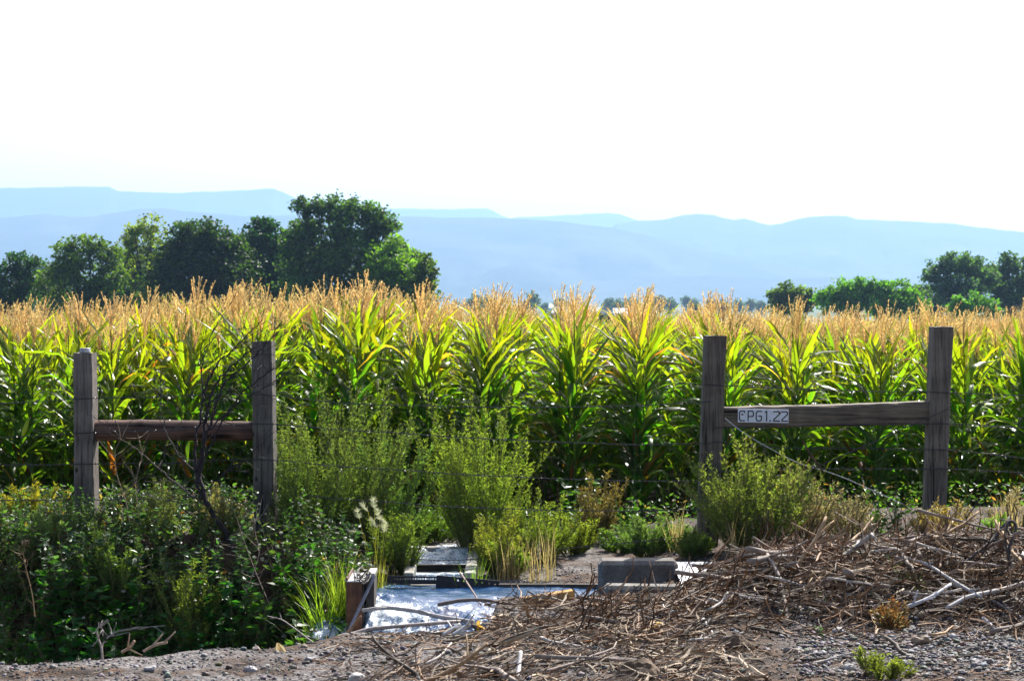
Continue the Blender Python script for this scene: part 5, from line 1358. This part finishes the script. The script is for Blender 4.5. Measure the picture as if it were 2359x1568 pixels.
# ---------------------------------------------------------------- background trees
def tree(lobes, d, label, seed, col=(.035, .075, .02), leaf=.34, n=1500, trunk=None, group=None, dens=1.0, name="broadleaf_tree", tcol=(.06, .05, .045)):
    rg = np.random.default_rng(seed)
    cx_ = np.mean([l[0] for l in lobes]) if trunk is None else trunk
    bx = XA(cx_, d); bz = float(height(bx, d, False)); root = empty(name, (bx, d, bz)); O = np.array([bx, d, bz])
    lf = MB(); tk = MB(); Pn, Cn = [], []
    for (px, py, r) in lobes:
        c = np.array(P(px, py, d)) - O; rr = 1.12 * r / FPX * d; c[1] += rg.uniform(-.6, .6) * rr
        ncl = max(6, int(48 * dens))
        u = nrm(rg.normal(0, 1, (ncl, 3))); cl = c + u * rr * rg.uniform(.8, 1.22, (ncl, 1)) * (rg.random((ncl, 1)) ** .45) * np.array([1, 1.1, 1])
        m_ = max(3, int(n * dens * min(1.6, (rr / 2.2) ** 1.6) / ncl))
        cs = np.repeat(cl, m_, 0) + rg.normal(0, 1, (ncl * m_, 3)) * rr * .15 * np.array([1.15, 1, .8])
        Pn.append(cs); tone = np.repeat(rg.uniform(.65, 1.4, (ncl, 1)), m_, 0)
        Cn.append(np.array(col) * tone * rg.uniform(.8, 1.25, (len(cs), 1)))
        # limb
        b0 = np.array([0, 0, max(.8, c[2] * .25)]); mid = b0 * .5 + c * .5 + np.array([rg.normal(0, .4), 0, -rr * .2]); t = np.linspace(0, 1, 9)[:, None]
        lp = b0 * (1 - t) ** 2 + 2 * mid * t * (1 - t) + c * t ** 2
        tube(tk, lp, np.linspace(.16, .04, 9) * (abs(c[2]) / 12 + .3), 6, tcol)
        for q in range(0, ncl, 2):
            j = rg.integers(4, 9); tube(tk, seg_path(lp[j], cl[q] - lp[j], np.linalg.norm(cl[q] - lp[j]) * 1.05, 5, rg, jit=.1), np.linspace(.05, .02, 5), 4, tcol, cap=False)
    top = max(l[1] for l in lobes)
    tube(tk, [(0, 0, -.5), (0, 0, .5), (0, 0, 1.5), (.05, 0, 3)], [.38, .3, .25, .2], 9, tcol)
    Pn, Cn = np.concatenate(Pn), np.concatenate(Cn)
    m_ = len(Pn); dd = nrm(rg.normal(0, 1, (m_, 3)) + np.array([0, 0, -.1]))
    scatter(lf, LEAF1_V * np.array([1.6, 1, 1]), None, LEAF1_T, Pn, dir_rot(dd, rg, 1.5), leaf * rg.uniform(.6, 1.3, m_), Cn)
    tk.build("trunk", M_bark, root, True); lf.build("crown", M_tree, root)
    return tag(root, label, "tree", group)
D_ = (.016, .045, .012); G_ = (.035, .085, .013)
tree([(0, 655, 48), (45, 612, 32), (70, 640, 38), (28, 690, 50), (-30, 670, 60)], 262, "dark bushy tree at the left edge of the photo", 1, D_, dens=.9)
tree([(100, 660, 40), (120, 690, 45), (85, 600, 14), (110, 625, 22)], 270, "thin half-bare tree second from the left edge", 2, D_, dens=.45)
tree([(135, 620, 28), (125, 665, 40), (160, 575, 32), (205, 570, 30), (245, 590, 34), (170, 625, 42), (225, 640, 48), (180, 690, 55), (265, 640, 30)], 258, "rounded open tree with visible limbs, third from the left", 3, (.045, .09, .022), dens=.8, trunk=200)
tree([(290, 605, 28), (310, 535, 28), (345, 530, 30), (300, 560, 22), (335, 575, 38), (360, 610, 38), (350, 660, 40), (375, 690, 40)], 268, "light green airy tree between two dark ones", 4, (.085, .14, .035), dens=.55, trunk=350)
tree([(300, 620, 34), (320, 670, 50), (290, 700, 50)], 285, "small dark tree low behind the airy tree", 5, D_)
tree([(395, 590, 34), (385, 640, 40), (560, 610, 38), (425, 548, 40), (470, 540, 36), (505, 555, 40), (540, 575, 32), (420, 600, 50), (480, 610, 60), (540, 630, 60), (440, 670, 70), (530, 680, 70)], 255, "broad dense dark green tree left of the middle gap", 6, D_, dens=1.2)
tree([(572, 585, 28), (668, 590, 34), (600, 520, 22), (620, 528, 20), (598, 560, 36), (640, 560, 32), (610, 610, 50), (640, 660, 60), (580, 640, 50)], 260, "narrow dark tree with a pointed top", 7, D_, dens=1.1)
tree([(682, 560, 30), (685, 620, 45), (700, 478, 22), (735, 480, 26), (775, 482, 30), (820, 482, 32), (860, 500, 34), (895, 525, 28), (720, 530, 40), (780, 545, 50), (850, 555, 45), (715, 590, 55), (800, 610, 65), (730, 660, 70), (830, 670, 60)], 250, "tallest dark tree with a high overhanging crown", 8, (.034, .075, .024), dens=1.0, trunk=770)
tree([(880, 600, 42), (915, 575, 32), (925, 620, 42), (880, 660, 50), (935, 670, 42)], 246, "bright green tree against the tallest dark one", 9, (.07, .16, .022), dens=1.1)
tree([(985, 600, 18), (975, 625, 24), (955, 650, 34), (990, 650, 22), (965, 690, 38), (1000, 625, 10)], 244, "small loose tree at the right end of the left grove", 10, G_, dens=.8)
tree([(1790, 682, 20), (1815, 675, 22), (1800, 700, 28), (1850, 678, 20), (1865, 690, 18), (1845, 705, 25)], 330, "small round-headed tree pair left in the right-hand group", 11, (.05, .11, .035), dens=.9, leaf=.4)
tree([(1905, 690, 26), (1950, 672, 30), (1990, 668, 26), (2030, 668, 28), (2075, 680, 30), (1960, 700, 36), (2040, 705, 40), (2100, 700, 30)], 320, "wide low bright green tree clump at the right", 12, (.06, .15, .022), dens=1.1, leaf=.4)
tree([(2115, 680, 26), (2130, 705, 34), (2090, 690, 20)], 345, "dim blue-green tree in the gap at the right", 13, (.035, .075, .04), leaf=.4)
tree([(2160, 625, 26), (2185, 605, 24), (2215, 610, 26), (2245, 620, 28), (2270, 640, 26), (2170, 665, 34), (2225, 665, 40), (2195, 700, 40)], 350, "tall blue-green cottonwood at the right", 14, (.04, .085, .05), dens=.85, leaf=.42)
tree([(2300, 625, 24), (2325, 608, 22), (2360, 615, 28), (2310, 660, 30), (2360, 660, 40), (2330, 700, 40), (2410, 630, 40)], 355, "tall blue-green cottonwood cut by the right edge", 15, (.04, .085, .05), dens=.85, leaf=.42)
tree([(2210, 705, 26), (2250, 705, 28), (2285, 712, 22)], 300, "bright round bush below the tall cottonwoods", 16, (.07, .15, .02), leaf=.4, name="round_bush")
tree([(300, 600, 30), (395, 590, 34), (60, 690, 50), (150, 700, 55), (240, 700, 55), (330, 690, 50), (400, 690, 50), (390, 640, 40)], 290, "dim low hedge-like tree behind the left half of the grove", 61, D_, dens=.9)
tree([(565, 590, 40), (575, 560, 26), (665, 570, 36), (685, 540, 26), (560, 640, 50), (590, 690, 60), (660, 690, 60), (660, 610, 45), (690, 640, 50), (550, 590, 30)], 278, "dark filler tree between the pointed and the tallest tree", 62, D_, dens=1.0)
tree([(900, 640, 45), (950, 600, 26), (930, 700, 50), (870, 690, 50)], 256, "mid green tree behind the bright one at the right of the grove", 63, G_, dens=1.0)
# far trees and farm buildings on the valley floor
rg = np.random.default_rng(17)
far = [(1095, 690, 15, 1250), (1122, 697, 15, 1150), (1080, 700, 12, 1300), (1228, 688, 18, 1200), (1215, 702, 14, 1180), (1288, 696, 13, 1500), (1300, 702, 9, 1450), (1405, 698, 15, 1400), (1425, 702, 18, 1380), (1448, 700, 15, 1420), (1465, 704, 14, 1300),
       (1520, 694, 18, 1300), (1545, 700, 16, 1350), (1505, 704, 14, 1300), (1580, 692, 12, 1700), (1600, 698, 12, 1650), (1640, 700, 14, 1500), (1665, 704, 16, 1400), (1700, 703, 16, 1500), (1730, 700, 14, 1600), (1755, 704, 14, 1500), (1600, 712, 12, 900), (1100, 709, 10, 1000), (1340, 706, 10, 1600), (1380, 728, 10, 480), (1405, 734, 9, 430), (1050, 703, 12, 1500), (1255, 706, 10, 1700), (1490, 709, 12, 1100)]
wh = {}
for i, (px, py, r, d) in enumerate(far):
    lab = f"distant hazy tree on the valley floor, " + ("between the left grove and the first tassel cluster" if px < 1150 else "beyond the tassels left of the row gap" if px < 1350 else "beyond the tassels around the row gap" if px < 1480 else "beyond the tassels left of the sign post" if px < 1640 else "beyond the tassels near the sign post")
    tree([(px - r * .45, py + r * .2, r * .6), (px + r * .4, py + r * .1, r * .62), (px, py - r * .3, r * .6), (px, py + r * .7, r * .8)], d, lab, 100 + i, (.03, .06, .03), leaf=1.0 if d > 700 else .5, n=170, group=lab.replace("tree", "trees"))
def barn(px, py, d, w, h, dp, wall, roofc, label):
    p = P(px, py, d); root = empty("farm_building", (p.x, d, float(height(p.x, d, False))), rg.uniform(-.3, .3))
    mb = MB(); box(mb, -w / 2, w / 2, -dp / 2, dp / 2, 0, h, wall); mb.build("wall", M_stone, root)
    rf = MB(); e = .4
    V = [(-w / 2 - e, -dp / 2 - e, h), (w / 2 + e, -dp / 2 - e, h), (w / 2 + e, dp / 2 + e, h), (-w / 2 - e, dp / 2 + e, h), (-w / 2 - e, 0, h + dp * .28), (w / 2 + e, 0, h + dp * .28)]
    rf.add(np.array(V) + np.array([0, 0, .01]), [(0, 1, 5, 4), (2, 3, 4, 5), (0, 3, 2, 1)], [(1, 2, 5), (3, 0, 4)], roofc); rf.build("roof", M_plate2, root)
    dr = MB(); box(dr, -w * .12, w * .12, -dp / 2 - .05, -dp / 2 - .003, 0, h * .8, (.12, .12, .13)); dr.build("door", M_stone, root)
    return tag(root, label, "farm building")
barn(1160, 700, 1150, 16, 3.5, 10, (.6, .6, .6), (.7, .72, .75), "distant shed with a white roof left of the first tassel cluster")
barn(1135, 712, 900, 14, 3, 9, (.6, .6, .58), (.75, .76, .78), "low white shed among far trees near the left grove")
barn(1462, 706, 1250, 22, 4, 10, (.3, .22, .18), (.4, .38, .38), "long brownish distant shed by the row gap")
barn(1340, 701, 1400, 34, 3.5, 12, (.25, .2, .18), (.35, .33, .33), "long low dark shed behind the row gap")
barn(1290, 690, 1900, 16, 5, 12, (.65, .65, .65), (.8, .8, .8), "far white-roofed building above the middle tassels")
barn(1658, 712, 800, 8, 3, 7, (.75, .75, .75), (.7, .7, .7), "small white house far behind the sign post")
